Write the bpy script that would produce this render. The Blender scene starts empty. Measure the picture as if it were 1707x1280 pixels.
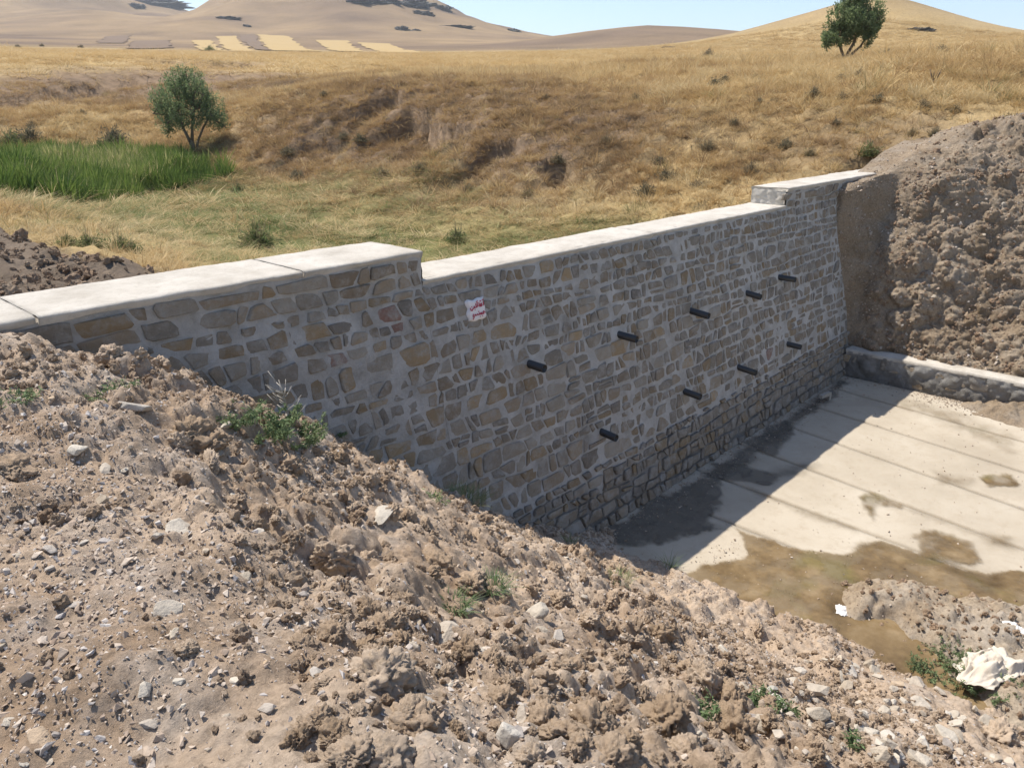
import bpy, bmesh, math, random
import numpy as np
from mathutils import Vector, Matrix, noise as mnoise

random.seed(7); RNG = np.random.default_rng(7)
SC = bpy.context.scene
COL = SC.collection

# ------------------------------------------------------------------ camera
PITCH, HEAD, FPX = math.radians(19.74), math.radians(42.5), 1282.0
cam_d = bpy.data.cameras.new('camera'); cam = bpy.data.objects.new('camera', cam_d); COL.objects.link(cam)
cam_d.sensor_width = 36; cam_d.lens = 36 * FPX / 1707; cam_d.clip_start = .05; cam_d.clip_end = 9000
cam.location = (0, 0, 0); cam.rotation_euler = (math.pi/2 - PITCH, 0, HEAD - math.pi/2)
SC.camera = cam
# ------------------------------------------------------------------ world, sun, exposure
SUN_T = Vector((.10, -.54, -1)).normalized()          # direction the light travels
W = bpy.data.worlds.new('World'); SC.world = W; W.use_nodes = True
nt = W.node_tree; bg = nt.nodes['Background']
sky = nt.nodes.new('ShaderNodeTexSky'); sky.sky_type = 'NISHITA'; sky.sun_disc = False
sky.sun_elevation = math.asin(-SUN_T.z); sky.sun_rotation = math.atan2(-SUN_T.x, -SUN_T.y)
sky.altitude = 900; sky.air_density = 1.0; sky.dust_density = 1.2; sky.ozone_density = 1.0
nt.links.new(sky.outputs[0], bg.inputs[0]); bg.inputs[1].default_value = .135
sun_d = bpy.data.lights.new('sun', 'SUN'); sun = bpy.data.objects.new('sun', sun_d); COL.objects.link(sun)
sun_d.energy = 4.8; sun_d.angle = math.radians(.53); sun_d.color = (1, .93, .825)
sun.rotation_euler = SUN_T.to_track_quat('-Z', 'Y').to_euler(); sun.location = (-5, 30, 40)
SC.view_settings.view_transform = 'Standard'; SC.view_settings.look = 'None'
SC.view_settings.exposure = 0.52; SC.view_settings.gamma = 1

# ------------------------------------------------------------------ survey helpers
cH, sH, cP, sP = math.cos(HEAD), math.sin(HEAD), math.cos(PITCH), math.sin(PITCH)
VF = np.array([cH*cP, sH*cP, -sP]); VU = np.array([cH*sP, sH*sP, cP]); VR = np.array([sH, -cH, 0.])
def ray(px, py): return VF*FPX + VU*(640-py) + VR*(px-853.5)
def on_z(px, py, z):
    d = ray(px, py); k = z/d[2]; return d*k
def at_dist(px, py, h):                      # point on the sight line at horizontal distance h
    d = ray(px, py); return d*(h/math.hypot(d[0], d[1]))
def hit(px, py, f, t0=1.0, t1=400.0):
    d = ray(px, py); d = d/math.hypot(d[0], d[1])
    t = t0
    while t < t1:
        st = max(.02, t*.006); t += st
        p = d*t
        if p[2] < f(np.array([p[0]]), np.array([p[1]]))[0]:
            return p
    return None

# ------------------------------------------------------------------ numpy noise
def h2(ix, iy, s=0):
    n = (ix.astype(np.int64)*374761393 + iy.astype(np.int64)*668265263 + s*1442695041) & 0xFFFFFFFF
    n = ((n ^ (n >> 13))*1274126177) & 0xFFFFFFFF
    n = ((n ^ (n >> 16))*2246822519) & 0xFFFFFFFF
    return ((n ^ (n >> 15)) & 0xFFFFFF)/float(0xFFFFFF)
def vn(x, y, s=0):
    ix, iy = np.floor(x), np.floor(y); fx, fy = x-ix, y-iy
    u = fx*fx*fx*(fx*(fx*6-15)+10); v = fy*fy*fy*(fy*(fy*6-15)+10)
    a, b, c, d = h2(ix, iy, s), h2(ix+1, iy, s), h2(ix, iy+1, s), h2(ix+1, iy+1, s)
    return (a*(1-u)+b*u)*(1-v) + (c*(1-u)+d*u)*v
def fbm(x, y, o=4, s=0, g=.5):                # -1..1
    r = 0; a = 1; t = 0
    for i in range(o):
        ca, sa = math.cos(i*1.3), math.sin(i*1.3)
        r = r + a*(vn(x*ca-y*sa+i*17.3, x*sa+y*ca-i*9.1, s+i)*2-1); t += a; a *= g
        x = x*2.03; y = y*2.03
    return r/t
def domes(x, y, s=0, rmin=.35, rmax=.75):     # rounded lumps, one per cell, 0..1
    ix, iy = np.floor(x), np.floor(y); out = np.zeros_like(x)
    for dx in (-1, 0, 1):
        for dy in (-1, 0, 1):
            cx, cy = ix+dx, iy+dy
            qx = cx+h2(cx, cy, s); qy = cy+h2(cx, cy, s+1)
            r = rmin+(rmax-rmin)*h2(cx, cy, s+2); hh = h2(cx, cy, s+3)
            an = h2(cx, cy, s+4)*6.283; ex = x-qx; ey = y-qy
            rx = ex*np.cos(an)+ey*np.sin(an); ry = (ey*np.cos(an)-ex*np.sin(an))*1.35
            d = np.sqrt(np.maximum(0, 1-(rx*rx+ry*ry)/(r*r)))*hh*r*1.6
            out = np.maximum(out, d)
    return out
def sstep(a, b, x):
    t = np.clip((x-a)/(b-a), 0, 1); return t*t*(3-2*t)

# ------------------------------------------------------------------ mesh helpers
def fast_mesh(name, V, F, smooth=True):
    """V (n,3), F (m,k) all faces with the same vertex count."""
    V = np.asarray(V, dtype=np.float32); F = np.asarray(F, dtype=np.int32)
    me = bpy.data.meshes.new(name); n, (m, k) = len(V), F.shape
    me.vertices.add(n); me.vertices.foreach_set('co', V.ravel())
    me.loops.add(m*k); me.loops.foreach_set('vertex_index', F.ravel())
    me.polygons.add(m); me.polygons.foreach_set('loop_start', np.arange(0, m*k, k, dtype=np.int32))
    me.polygons.foreach_set('loop_total', np.full(m, k, dtype=np.int32))
    me.polygons.foreach_set('use_smooth', np.full(m, smooth, dtype=bool))
    me.update(calc_edges=True); return me
def grid_faces(nu, nv):
    i = np.arange(nu-1)[:, None]*nv + np.arange(nv-1)[None, :]
    return np.stack([i, i+nv, i+nv+1, i+1], -1).reshape(-1, 4)
def link(name, me, mat=None, parent=None):
    o = bpy.data.objects.new(name, me); COL.objects.link(o)
    if mat is not None and me is not None and not me.materials: me.materials.append(mat)
    if parent is not None: o.parent = parent
    return o
def tag(o, label=None, cat=None, group=None, kind=None):
    for k, v in (('label', label), ('category', cat), ('group', group), ('kind', kind)):
        if v: o[k] = v
    return o
def empty(name, loc=(0, 0, 0)):
    o = bpy.data.objects.new(name, None); COL.objects.link(o); o.location = loc; o.empty_display_size = .2; return o
def attr(me, name, data, typ='FLOAT', dom='POINT'):
    a = me.attributes.new(name, typ, dom)
    d = np.asarray(data, dtype=np.int32 if typ == 'INT' else np.float32)
    a.data.foreach_set({'FLOAT': 'value', 'INT': 'value', 'FLOAT_VECTOR': 'vector', 'FLOAT_COLOR': 'color'}[typ], d.ravel())
def box_bm(bm, x0, x1, y0, y1, z0, z1):
    v = [bm.verts.new((x, y, z)) for x in (x0, x1) for y in (y0, y1) for z in (z0, z1)]
    for f in ((0, 1, 3, 2), (4, 6, 7, 5), (0, 4, 5, 1), (2, 3, 7, 6), (0, 2, 6, 4), (1, 5, 7, 3)):
        bm.faces.new([v[i] for i in f])
def bm_mesh(name, bm, smooth=False):
    bmesh.ops.recalc_face_normals(bm, faces=bm.faces[:])
    me = bpy.data.meshes.new(name); bm.to_mesh(me); bm.free()
    if smooth: me.polygons.foreach_set('use_smooth', [True]*len(me.polygons))
    return me

# ------------------------------------------------------------------ materials
class N:
    def __init__(s, name):
        s.m = bpy.data.materials.new(name); s.m.use_nodes = True; s.t = s.m.node_tree
        s.b = s.t.nodes['Principled BSDF']; s.out = s.t.nodes['Material Output']
        s.b.inputs['Specular IOR Level'].default_value = .25; s.b.inputs['Roughness'].default_value = .9
    def n(s, typ, **kw):
        x = s.t.nodes.new(typ)
        for k, v in kw.items(): setattr(x, k, v)
        return x
    def l(s, a, b): s.t.links.new(a, b)
    def co(s, kind='Object'):
        if not hasattr(s, '_c'): s._c = s.n('ShaderNodeTexCoord')
        return s._c.outputs[kind]
    def pos(s):
        if not hasattr(s, '_g'): s._g = s.n('ShaderNodeNewGeometry')
        return s._g.outputs['Position']
    def noise(s, scale, detail=6, rough=.6, vec=None, dist=0):
        x = s.n('ShaderNodeTexNoise'); x.inputs['Scale'].default_value = scale; x.inputs['Detail'].default_value = detail
        x.inputs['Roughness'].default_value = rough; x.inputs['Distortion'].default_value = dist
        s.l(vec if vec is not None else s.pos(), x.inputs['Vector']); return x.outputs['Fac']
    def voro(s, scale, feature='F1', vec=None, out='Distance'):
        x = s.n('ShaderNodeTexVoronoi', feature=feature); x.inputs['Scale'].default_value = scale
        s.l(vec if vec is not None else s.pos(), x.inputs['Vector']); return x.outputs[out]
    def ramp(s, fac, stops, interp='LINEAR'):
        x = s.n('ShaderNodeValToRGB'); x.color_ramp.interpolation = interp; e = x.color_ramp.elements
        while len(e) < len(stops): e.new(.5)
        for i, (p, c) in enumerate(stops):
            e[i].position = p; e[i].color = (*c, 1) if not isinstance(c, (int, float)) else (c, c, c, 1)
        s.l(fac, x.inputs['Fac']); return x.outputs['Color']
    def mix(s, fac, a, b, mode='MIX'):
        x = s.n('ShaderNodeMix', data_type='RGBA', blend_type=mode)
        for inp, v in ((x.inputs[0], fac), (x.inputs[6], a), (x.inputs[7], b)):
            if isinstance(v, (int, float)): inp.default_value = v
            elif isinstance(v, tuple): inp.default_value = (*v, 1)
            else: s.l(v, inp)
        return x.outputs[2]
    def math(s, op, a, b=0.0):
        x = s.n('ShaderNodeMath', operation=op)
        for inp, v in ((x.inputs[0], a), (x.inputs[1], b)):
            if isinstance(v, (int, float)): inp.default_value = v
            else: s.l(v, inp)
        return x.outputs[0]
    def attr(s, name, typ='GEOMETRY', out='Fac'):
        x = s.n('ShaderNodeAttribute', attribute_type=typ); x.attribute_name = name; return x.outputs[out]
    def rnd(s): return s.n('ShaderNodeObjectInfo').outputs['Random']
    def bump(s, h, dist=.01, strength=1.0):
        x = s.n('ShaderNodeBump'); x.inputs['Distance'].default_value = dist; x.inputs['Strength'].default_value = strength
        s.l(h, x.inputs['Height'])
        if hasattr(s, '_b'): s.l(s._b, x.inputs['Normal'])
        s._b = x.outputs['Normal']; s.l(s._b, s.b.inputs['Normal'])
    def base(s, c):
        if isinstance(c, tuple): s.b.inputs['Base Color'].default_value = (*c, 1)
        else: s.l(c, s.b.inputs['Base Color'])
        return s
    def set(s, **kw):
        for k, v in kw.items(): s.b.inputs[k.replace('_', ' ')].default_value = v
        return s

def mat_soil(name, a, b, c, pale, scale=1.0, bumpd=.012):
    m = N(name)
    big = m.ramp(m.noise(.9*scale, 5, .6), [(.32, a), (.5, b), (.7, c)])
    fine = m.ramp(m.noise(26*scale, 6, .7), [(.3, .62), (.5, 1.0), (.72, 1.22)])
    col = m.mix(1.0, big, fine, 'MULTIPLY')
    grey = m.ramp(m.noise(2.1*scale, 5, .65), [(.48, 0.0), (.66, .55)]); col = m.mix(grey, col, m.mix(1.0, pale, fine, 'MULTIPLY'))
    m.base(col)
    m.bump(m.noise(9*scale, 9, .75), bumpd*2.0); m.bump(m.noise(70*scale, 6, .75), bumpd*.6)
    m.set(Roughness=.97, Specular_IOR_Level=.1)
    return m.m
M = {}
M['soil'] = mat_soil('dry_soil', (.31, .225, .155), (.41, .315, .23), (.48, .385, .295), (.43, .38, .33))
M['spoil'] = mat_soil('spoil_soil', (.20, .15, .10), (.27, .21, .148), (.34, .272, .20), (.33, .29, .24), 1.0, .02)
M['mudpile'] = mat_soil('mud_soil', (.22, .165, .11), (.31, .245, .175), (.38, .32, .25), (.40, .36, .31))

m = N('loose_earth'); t = m.ramp(m.rnd(), [(0, (.34, .25, .17)), (.5, (.42, .32, .23)), (1, (.49, .39, .295))])
m.base(m.mix(1.0, t, m.ramp(m.noise(18, 6, .7), [(.3, .75), (.5, 1.0), (.75, 1.15)]), 'MULTIPLY'))
m.bump(m.noise(16, 9, .8), .022); m.set(Roughness=.98, Specular_IOR_Level=.08); M['clod'] = m.m

m = N('loose_stone'); t = m.ramp(m.rnd(), [(0, (.33, .27, .20)), (.3, (.44, .38, .30)), (.5, (.30, .27, .25)), (.7, (.50, .45, .37)), (.85, (.40, .29, .19)), (1, (.36, .37, .34))])
m.base(m.mix(1.0, t, m.ramp(m.noise(14, 6, .65), [(.3, .72), (.5, 1.0), (.75, 1.15)]), 'MULTIPLY'))
m.bump(m.noise(35, 6, .65), .012); m.set(Roughness=.85); M['rock'] = m.m
m = N('pale_rubble'); t = m.ramp(m.rnd(), [(0, (.40, .345, .275)), (.4, (.50, .455, .385)), (.7, (.37, .31, .24)), (1, (.52, .48, .42))])
m.base(m.mix(1.0, t, m.ramp(m.noise(14, 6, .65), [(.3, .75), (.5, 1.0), (.75, 1.1)]), 'MULTIPLY'))
m.bump(m.noise(35, 6, .65), .012); m.set(Roughness=.85); M['pale_rock'] = m.m

m = N('gravel'); t = m.ramp(m.attr('tint', 'INSTANCER'), [(0, (.27, .20, .15)), (.35, (.40, .32, .25)), (.6, (.48, .41, .34)), (.8, (.37, .35, .34)), (1, (.58, .53, .47))])
m.base(t); m.bump(m.noise(70, 4, .6), .004); m.set(Roughness=.92); M['gravel'] = m.m
m = N('crumbled_earth'); t = m.ramp(m.attr('tint', 'INSTANCER'), [(0, (.29, .205, .14)), (.5, (.39, .295, .21)), (1, (.49, .39, .295))])
m.base(m.mix(1.0, t, m.ramp(m.noise(40, 5, .7), [(.3, .7), (.7, 1.15)]), 'MULTIPLY')); m.bump(m.noise(55, 7, .8), .018); m.set(Roughness=.98, Specular_IOR_Level=.08); M['crumb'] = m.m

def mat_stone(name, a, b):
    m = N(name)
    c = m.mix(m.noise(5.5, 6, .65, dist=.4), a, b)
    r = m.ramp(m.rnd(), [(0, .72), (.5, 1.0), (1, 1.2)])
    c = m.mix(1.0, c, r, 'MULTIPLY')
    dust = m.ramp(m.noise(6.5, 8, .75), [(.45, .06), (.63, .85)])
    c = m.mix(dust, c, m.ramp(m.noise(9, 6, .7), [(.3, (.33, .305, .27)), (.7, (.48, .455, .42))]))
    m.base(c); m.bump(m.noise(12, 9, .78), .045); m.bump(m.noise(70, 5, .7), .009); m.set(Roughness=.9)
    return m.m
M['st_grey'] = mat_stone('grey_stone', (.275, .24, .195), (.345, .305, .25))
M['st_brown'] = mat_stone('brown_stone', (.28, .22, .155), (.355, .29, .215))
M['st_ochre'] = mat_stone('ochre_stone', (.36, .255, .14), (.33, .255, .165))
M['st_red'] = mat_stone('red_painted_stone', (.33, .14, .11), (.29, .21, .165))
M['st_dark'] = mat_stone('dark_stone', (.22, .19, .155), (.29, .255, .215))

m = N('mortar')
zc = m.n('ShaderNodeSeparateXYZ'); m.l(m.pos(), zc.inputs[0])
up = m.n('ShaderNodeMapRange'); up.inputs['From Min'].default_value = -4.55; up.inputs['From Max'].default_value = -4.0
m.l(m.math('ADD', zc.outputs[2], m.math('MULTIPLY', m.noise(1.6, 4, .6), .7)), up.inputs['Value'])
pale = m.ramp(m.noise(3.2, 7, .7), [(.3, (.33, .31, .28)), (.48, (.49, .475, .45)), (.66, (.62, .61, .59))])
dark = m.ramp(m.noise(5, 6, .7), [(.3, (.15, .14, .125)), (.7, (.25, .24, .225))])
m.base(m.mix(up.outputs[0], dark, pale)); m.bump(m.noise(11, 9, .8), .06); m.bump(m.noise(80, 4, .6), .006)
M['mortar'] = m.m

m = N('coping_concrete')
c = m.ramp(m.noise(2.2, 6, .65), [(.3, (.37, .335, .285)), (.5, (.48, .445, .39)), (.7, (.56, .525, .47))])
c = m.mix(m.ramp(m.noise(14, 7, .75), [(.50, 0.0), (.72, .65)]), c, (.35, .315, .265))
c = m.mix(m.ramp(m.noise(45, 5, .7), [(.56, 0.0), (.70, .5)]), c, (.30, .265, .22))
m.base(c); m.bump(m.noise(40, 8, .8), .010); m.set(Roughness=.9); M['coping'] = m.m

m = N('apron_concrete')
c = m.ramp(m.noise(.7, 6, .6), [(.3, (.36, .31, .24)), (.5, (.435, .38, .30)), (.72, (.49, .44, .36))])
c = m.mix(1.0, c, m.ramp(m.rnd(), [(0, .94), (1, 1.05)]), 'MULTIPLY')
c = m.mix(m.ramp(m.noise(5.5, 8, .75), [(.50, 0.0), (.70, .6)]), c, (.345, .285, .21))
c = m.mix(m.ramp(m.noise(30, 5, .7), [(.60, 0.0), (.72, .45)]), c, (.30, .25, .19))
m.base(c); m.bump(m.noise(45, 8, .75), .005); m.set(Roughness=.85); M['apron'] = m.m
m = N('joint_dirt'); m.base((.06, .05, .04)); M['joint'] = m.m

m = N('wet_mud'); al = m.attr('mask')
c = m.ramp(m.noise(2.6, 6, .65), [(.3, (.105, .068, .03)), (.5, (.19, .13, .062)), (.7, (.27, .20, .115))])
g = m.ramp(m.noise(1.4, 3, .5), [(.56, 0.0), (.7, .45)]); c = m.mix(g, c, (.15, .14, .035))
m.base(c); m.l(al, m.b.inputs['Alpha']); m.set(Roughness=.38, Specular_IOR_Level=.3)
m.bump(m.noise(30, 5, .6), .004); M['mud'] = m.m
m = N('damp_stain'); al = m.attr('mask')
m.base(m.ramp(m.noise(6, 6, .7), [(.3, (.10, .088, .07)), (.7, (.19, .165, .13))])); m.l(al, m.b.inputs['Alpha']); m.set(Roughness=.7)
m.bump(m.noise(40, 5, .6), .006); M['damp'] = m.m

m = N('hill_ground'); gc = m.attr('gcol', out='Color')
f = m.ramp(m.noise(1.7, 8, .72), [(.3, .62), (.5, 1.0), (.72, 1.28)])
f2 = m.ramp(m.noise(.035, 7, .65), [(.32, .82), (.5, 1.0), (.7, 1.16)])
m.base(m.mix(1.0, m.mix(1.0, gc, f, 'MULTIPLY'), f2, 'MULTIPLY')); m.bump(m.noise(4, 8, .75), .12); m.set(Roughness=1, Specular_IOR_Level=.05)
M['hill'] = m.m
def mat_flat(name, a, b, scale, stretch=None):
    m = N(name); m.base(m.mix(m.noise(scale, 6, .65), a, b)); m.set(Roughness=1, Specular_IOR_Level=.05); return m.m
M['stubble'] = mat_flat('stubble', (.35, .255, .125), (.43, .32, .165), .15)
M['plough'] = mat_flat('ploughed_earth', (.155, .115, .085), (.21, .155, .11), .15)
M['outcrop'] = mat_flat('dark_outcrop', (.085, .085, .08), (.17, .16, .14), .3)

def mat_leaf(name, stops, typ='INSTANCER', trans=.25, attrn='tint'):
    m = N(name)
    c = m.ramp(m.attr(attrn, typ), stops); m.base(c); m.set(Roughness=.75, Specular_IOR_Level=.15)
    tr = m.n('ShaderNodeBsdfTranslucent'); m.l(c, tr.inputs['Color'])
    mx = m.n('ShaderNodeMixShader'); mx.inputs[0].default_value = trans
    m.l(m.b.outputs[0], mx.inputs[1]); m.l(tr.outputs[0], mx.inputs[2]); m.l(mx.outputs[0], m.out.inputs['Surface'])
    return m.m
# tint 0..1: bleached straw -> gold -> brown -> olive -> green
M['grass'] = mat_leaf('dry_grass', [(0, (.58, .465, .27)), (.2, (.51, .37, .18)), (.4, (.38, .255, .125)), (.55, (.26, .18, .11)), (.7, (.26, .245, .11)), (1, (.115, .175, .05))], trans=.3)
M['reed'] = mat_leaf('reed_leaf', [(0, (.065, .115, .028)), (.45, (.14, .205, .045)), (.75, (.25, .29, .09)), (1, (.46, .39, .20))], trans=.45)
M['leaf'] = mat_leaf('tree_leaf', [(0, (.115, .165, .075)), (.5, (.18, .24, .11)), (1, (.26, .30, .17))], 'GEOMETRY', .6)
M['shrub'] = mat_leaf('shrub_leaf', [(0, (.13, .125, .08)), (.35, (.21, .18, .115)), (.6, (.27, .20, .115)), (1, (.15, .20, .075))], 'GEOMETRY', .4)
M['weed'] = mat_leaf('weed_leaf', [(0, (.10, .15, .065)), (.5, (.17, .225, .11)), (1, (.34, .31, .17))], 'GEOMETRY', .25)
m = N('bark'); m.base(m.mix(m.noise(14, 6, .7), (.10, .075, .05), (.21, .165, .115))); m.bump(m.noise(30, 6, .7), .02); M['bark'] = m.m
m = N('black_plastic'); m.base(m.mix(m.noise(9, 4, .6), (.012, .012, .013), (.035, .035, .036))); m.set(Roughness=.42, Specular_IOR_Level=.5); M['pipe'] = m.m
m = N('pipe_bore'); m.base((.004, .004, .004)); M['bore'] = m.m
m = N('white_paint'); m.base(m.mix(m.noise(20, 5, .7), (.62, .58, .57), (.80, .77, .77))); M['white'] = m.m
m = N('red_paint'); m.base((.42, .02, .06)); m.set(Roughness=.6); M['red'] = m.m
m = N('sack_cloth'); m.base(m.mix(m.noise(9, 5, .6), (.50, .43, .34), (.62, .56, .48))); m.bump(m.noise(150, 2, .5), .003); m.set(Roughness=.85); M['sack'] = m.m
m = N('paper'); m.base((.62, .61, .60)); M['paper'] = m.m
m = N('weathered_timber'); m.base(m.mix(m.noise(12, 5, .6), (.28, .25, .21), (.42, .39, .34))); M['timber'] = m.m

# ------------------------------------------------------------------ levels of the site (camera is at the origin)
ZA = -5.10                        # apron
CREST, BLOCK = -1.60, -1.31       # spillway crest, side blocks
NX0, NX1 = 4.92, 13.32            # notch
def yface(z): return 5.72 - .2057*np.clip(-1.6-np.asarray(z, dtype=float), 0, None)
XW = 15.42                        # basin side wall face

CL = np.array([(9.5, -60), (9.5, 5), (10, 15), (12, 27), (10, 39), (-2, 49), (-30, 60), (-90, 80)], dtype=float)
DO = [0, 2, 5, 8, 11, 14, 22, 30, 45, 70, 110, 170, 260, 400, 700, 1200, 3000]
ZO = [-3.05, -2.95, -2.5, -1.75, -.95, -.1, 1.25, 2.15, 3.15, 4.4, 7.0, 11.2, 17.6, 28.5, 50, 80, 148]
DI = [0, 2, 4, 6, 10, 30, 100, 400, 3000]
ZI = [-3.05, -2.85, -2.35, -1.85, -1.55, -1.3, 0, 8, 60]
def valley(x, y):
    best = np.full(x.shape, 1e9); side = np.zeros(x.shape)
    for (ax, ay), (bx, by) in zip(CL[:-1], CL[1:]):
        dx, dy = bx-ax, by-ay; L2 = dx*dx+dy*dy
        t = np.clip(((x-ax)*dx+(y-ay)*dy)/L2, 0, 1)
        d = np.hypot(x-ax-t*dx, y-ay-t*dy); s = (x-ax)*dy-(y-ay)*dx   # >0 : right of the stream looking up
        u = d < best-1e-9; best = np.where(u, d, best); side = np.where(u, s, side)
    return best, side > 0
def gau(x, y, px, py, h, top_ratio, base, sl, sr, rot=0):
    p = at_dist(px, py, h); u = p[:2]/math.hypot(p[0], p[1]); r = np.array([u[1], -u[0]])
    a = (x-p[0])*r[0]+(y-p[1])*r[1]; b = (x-p[0])*u[0]+(y-p[1])*u[1]
    sl = np.where(a > 0, sl*(1+rot), sl)
    return (p[2]-base*h)*np.exp(-np.power(np.abs(a)/sl, 1.7)-np.power(np.abs(b)/sr, 2))
def hills(x, y):
    d = np.hypot(x, y)
    L = [gau(x, y, 1462, -4, 270, 0, .0665, 36, 70, -.2), gau(x, y, 1085, 40, 460, 0, .0715, 66, 110),
         gau(x, y, 600, -38, 900, 0, .069, 118, 260), gau(x, y, 435, -14, 840, 0, .069, 85, 190), gau(x, y, 70, -55, 1250, 0, .067, 185, 330),
         gau(x, y, 170, 22, 760, 0, .069, 90, 170), gau(x, y, 350, 30, 640, 0, .07, 70, 120), gau(x, y, -320, -20, 1100, 0, .067, 260, 300)]
    z = sum(np.clip(q, 0, None)**5 for q in L)**.2
    far = sstep(250, 700, d)
    z = z + far*(7*fbm(x/110, y/110, 5, 50)-15*np.abs(fbm(x/75, y/75, 5, 60))+4)*np.clip(z/40, .04, 1.3)
    return z
def H0(x, y):
    x = np.asarray(x, dtype=float); y = np.asarray(y, dtype=float)
    d, out = valley(x, y)
    z = np.where(out, np.interp(d, DO, ZO), np.interp(d, DI, ZI))
    zs = np.interp(d, [0, 3, 5.5, 8, 10.5, 12.5, 15, 22, 30, 45, 70, 3000], [-3.05, -2.9, -2.4, -1.15, .35, 1.05, 1.35, 1.95, 2.45, 3.3, 4.4, 4.4])
    wst = np.exp(-(((x-21)/13)**2+((y-29)/14)**2))*out; z = z*(1-wst)+zs*wst
    z = z + .030*np.clip(y-45, 0, 40)*out
    r = np.hypot(x, y)
    z = z + hills(x, y)*sstep(60, 220, r)
    amp = sstep(2, 9, d)
    z = z + amp*(.35*fbm(x/9, y/9, 4, 3) + .10*fbm(x/2.2, y/2.2, 4, 5))*np.clip(90/np.maximum(r, 1), 0, 1)
    return z
SCARPS = []
for pts, amp in (([(628, 160), (660, 158), (690, 166)], .45), ([(690, 182), (715, 190), (740, 205), (790, 222)], .75),
                 ([(815, 243), (845, 240), (870, 246)], .55), ([(890, 282), (915, 272), (940, 264)], .45),
                 ([(275, 106), (330, 108), (372, 107)], 1.0), ([(376, 104), (435, 108)], .6),
                 ([(60, 160), (100, 150), (150, 140), (205, 126)], .8), ([(0, 168), (55, 166)], .5), ([(270, 165), (330, 150)], .3),
                 ([(1436, 262), (1470, 266)], .35), ([(520, 230), (600, 222)], .3)):
    w = [hit(px, py, H0, 12) for px, py in pts]
    if all(q is not None for q in w): SCARPS.append((np.array([q[:2] for q in w]), amp*1.55))
def H(x, y):
    x = np.asarray(x, dtype=float); y = np.asarray(y, dtype=float)
    z = H0(x, y)
    for pl, amp in SCARPS:
        for (ax, ay), (bx, by) in zip(pl[:-1], pl[1:]):
            dx, dy = bx-ax, by-ay; L = math.hypot(dx, dy); tx, ty = dx/L, dy/L
            nx, ny = ty, -tx                             # towards the viewer for lines running left to right
            a = (x-ax)*tx+(y-ay)*ty; s = (x-ax)*nx+(y-ay)*ny + .35*fbm(x*1.3, y*1.3, 3, 12)
            k = sstep(-.3, .25, a)*sstep(L+.3, L-.25, a)*(s > -.5)*(s < 12)
            z = z - k*amp*sstep(0, .2, s)*np.exp(-np.clip(s-.2, 0, None)/1.7)
    return z

BC = hit(335, 140, H0, 12)
def zonecol(x, y):
    """real ground colour and dryness of the slope: returns bare(0..1), green(0..1)"""
    d, out = valley(x, y)
    n = fbm(x/3.5, y/3.5, 4, 21); n2 = fbm(x/11, y/11, 3, 23)
    bare = 1.05*np.exp(-(((x-20)/7.0)**2+((y-26)/12)**2)) + 1.15*np.exp(-(((x-BC[0])/9)**2+((y-BC[1])/11)**2)) + .55*np.exp(-(((x-8)/14)**2+((y-62)/7)**2))
    for pl, amp in SCARPS:
        c = pl.mean(0); bare = bare + .55*np.exp(-((x-c[0])**2+(y-c[1])**2)/(2.2+amp*2)**2)
    bare = np.clip(bare + .38*n + .15*n2 - .05, 0, 1)
    green = np.clip(1.25-d/6.0 + .55*n, 0, 1)*sstep(60, 45, y)*(x > -10)
    bare = bare*(1-green)
    # spoil heap on the upstream side of the left abutment
    lb = (~out)*sstep(3.5, 2.7, x+.7*n+.10*np.abs(y-9.5))*sstep(6.6, 7.0, y)*sstep(15.5, 13.5, y)*(x > -14)
    bare = np.maximum(bare, lb)
    return bare, green, lb

# ------------------------------------------------------------------ ground sheet: valley, hillside, far hills
def axis(lo, n0, n1, hi, step, grow=1.13):
    a = list(np.arange(n0, n1+1e-6, step)); s = step
    while a[-1] < hi: s = min(s*grow, 22); a.append(a[-1]+s)
    s = step; b = []
    q = n0
    while q > lo: s = min(s*grow, 30); q -= s; b.append(q)
    return np.array(b[::-1]+a)
ax = axis(-900, -6, 44, 1900, .135, 1.12); ay = axis(-250, 5.95, 46, 1900, .135, 1.12)
GX, GY = np.meshgrid(ax, ay, indexing='ij')
GZ = H(GX, GY)
rr = np.hypot(GX, GY)
bare, green, lb = zonecol(GX, GY)
tuss = np.clip(1-green, 0, 1)*sstep(90, 40, rr)
GZ = GZ + tuss*(.26*domes(GX/.8, GY/.8, 31, .3, .7)*(.3+.5*bare) + .13*domes(GX/.38, GY/.38, 35)) + .05*fbm(GX/.5, GY/.5, 3, 37)*sstep(60, 30, rr)
GZ = GZ + lb*(.02+.22*domes(GX/.7, GY/.7, 41) + .14*domes(GX/.28, GY/.28, 43))
# the channel and banks downstream are other pieces: sink the sheet below them there
sink = (GY < 5.9)*(GX > -7)*(GX < 19.5)
chan = np.interp(GX, [-7, 1, 7.2, 15.5, 17.5, 19.5], [-1.9, -2.0, -5.6, -5.6, -4.2, -2.4])
chan_far = np.interp(GX, [-7, 1, 7.2, 15.5, 19, 23], [-1.45, -1.6, -5.25, -5.25, -1.6, -.8])
GZ = np.where(sink, np.where(GY < -4.2, chan_far, chan), GZ)
C_gold = np.array([.43, .305, .14]); C_straw = np.array([.50, .385, .205]); C_bare = np.array([.235, .17, .115]); C_green = np.array([.16, .17, .065])
C_far = np.array([.285, .205, .12]); C_spoil = np.array([.22, .175, .135])
n1 = np.clip(.5+.8*fbm(GX/5, GY/5, 4, 71), 0, 1)[..., None]
col = C_gold*(1-n1)+C_straw*n1
col = col*(1-bare[..., None])+C_bare*bare[..., None]
col = col*(1-green[..., None]*.85)+C_green*green[..., None]*.85
col = col*(1-lb[..., None])+C_spoil*lb[..., None]
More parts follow.
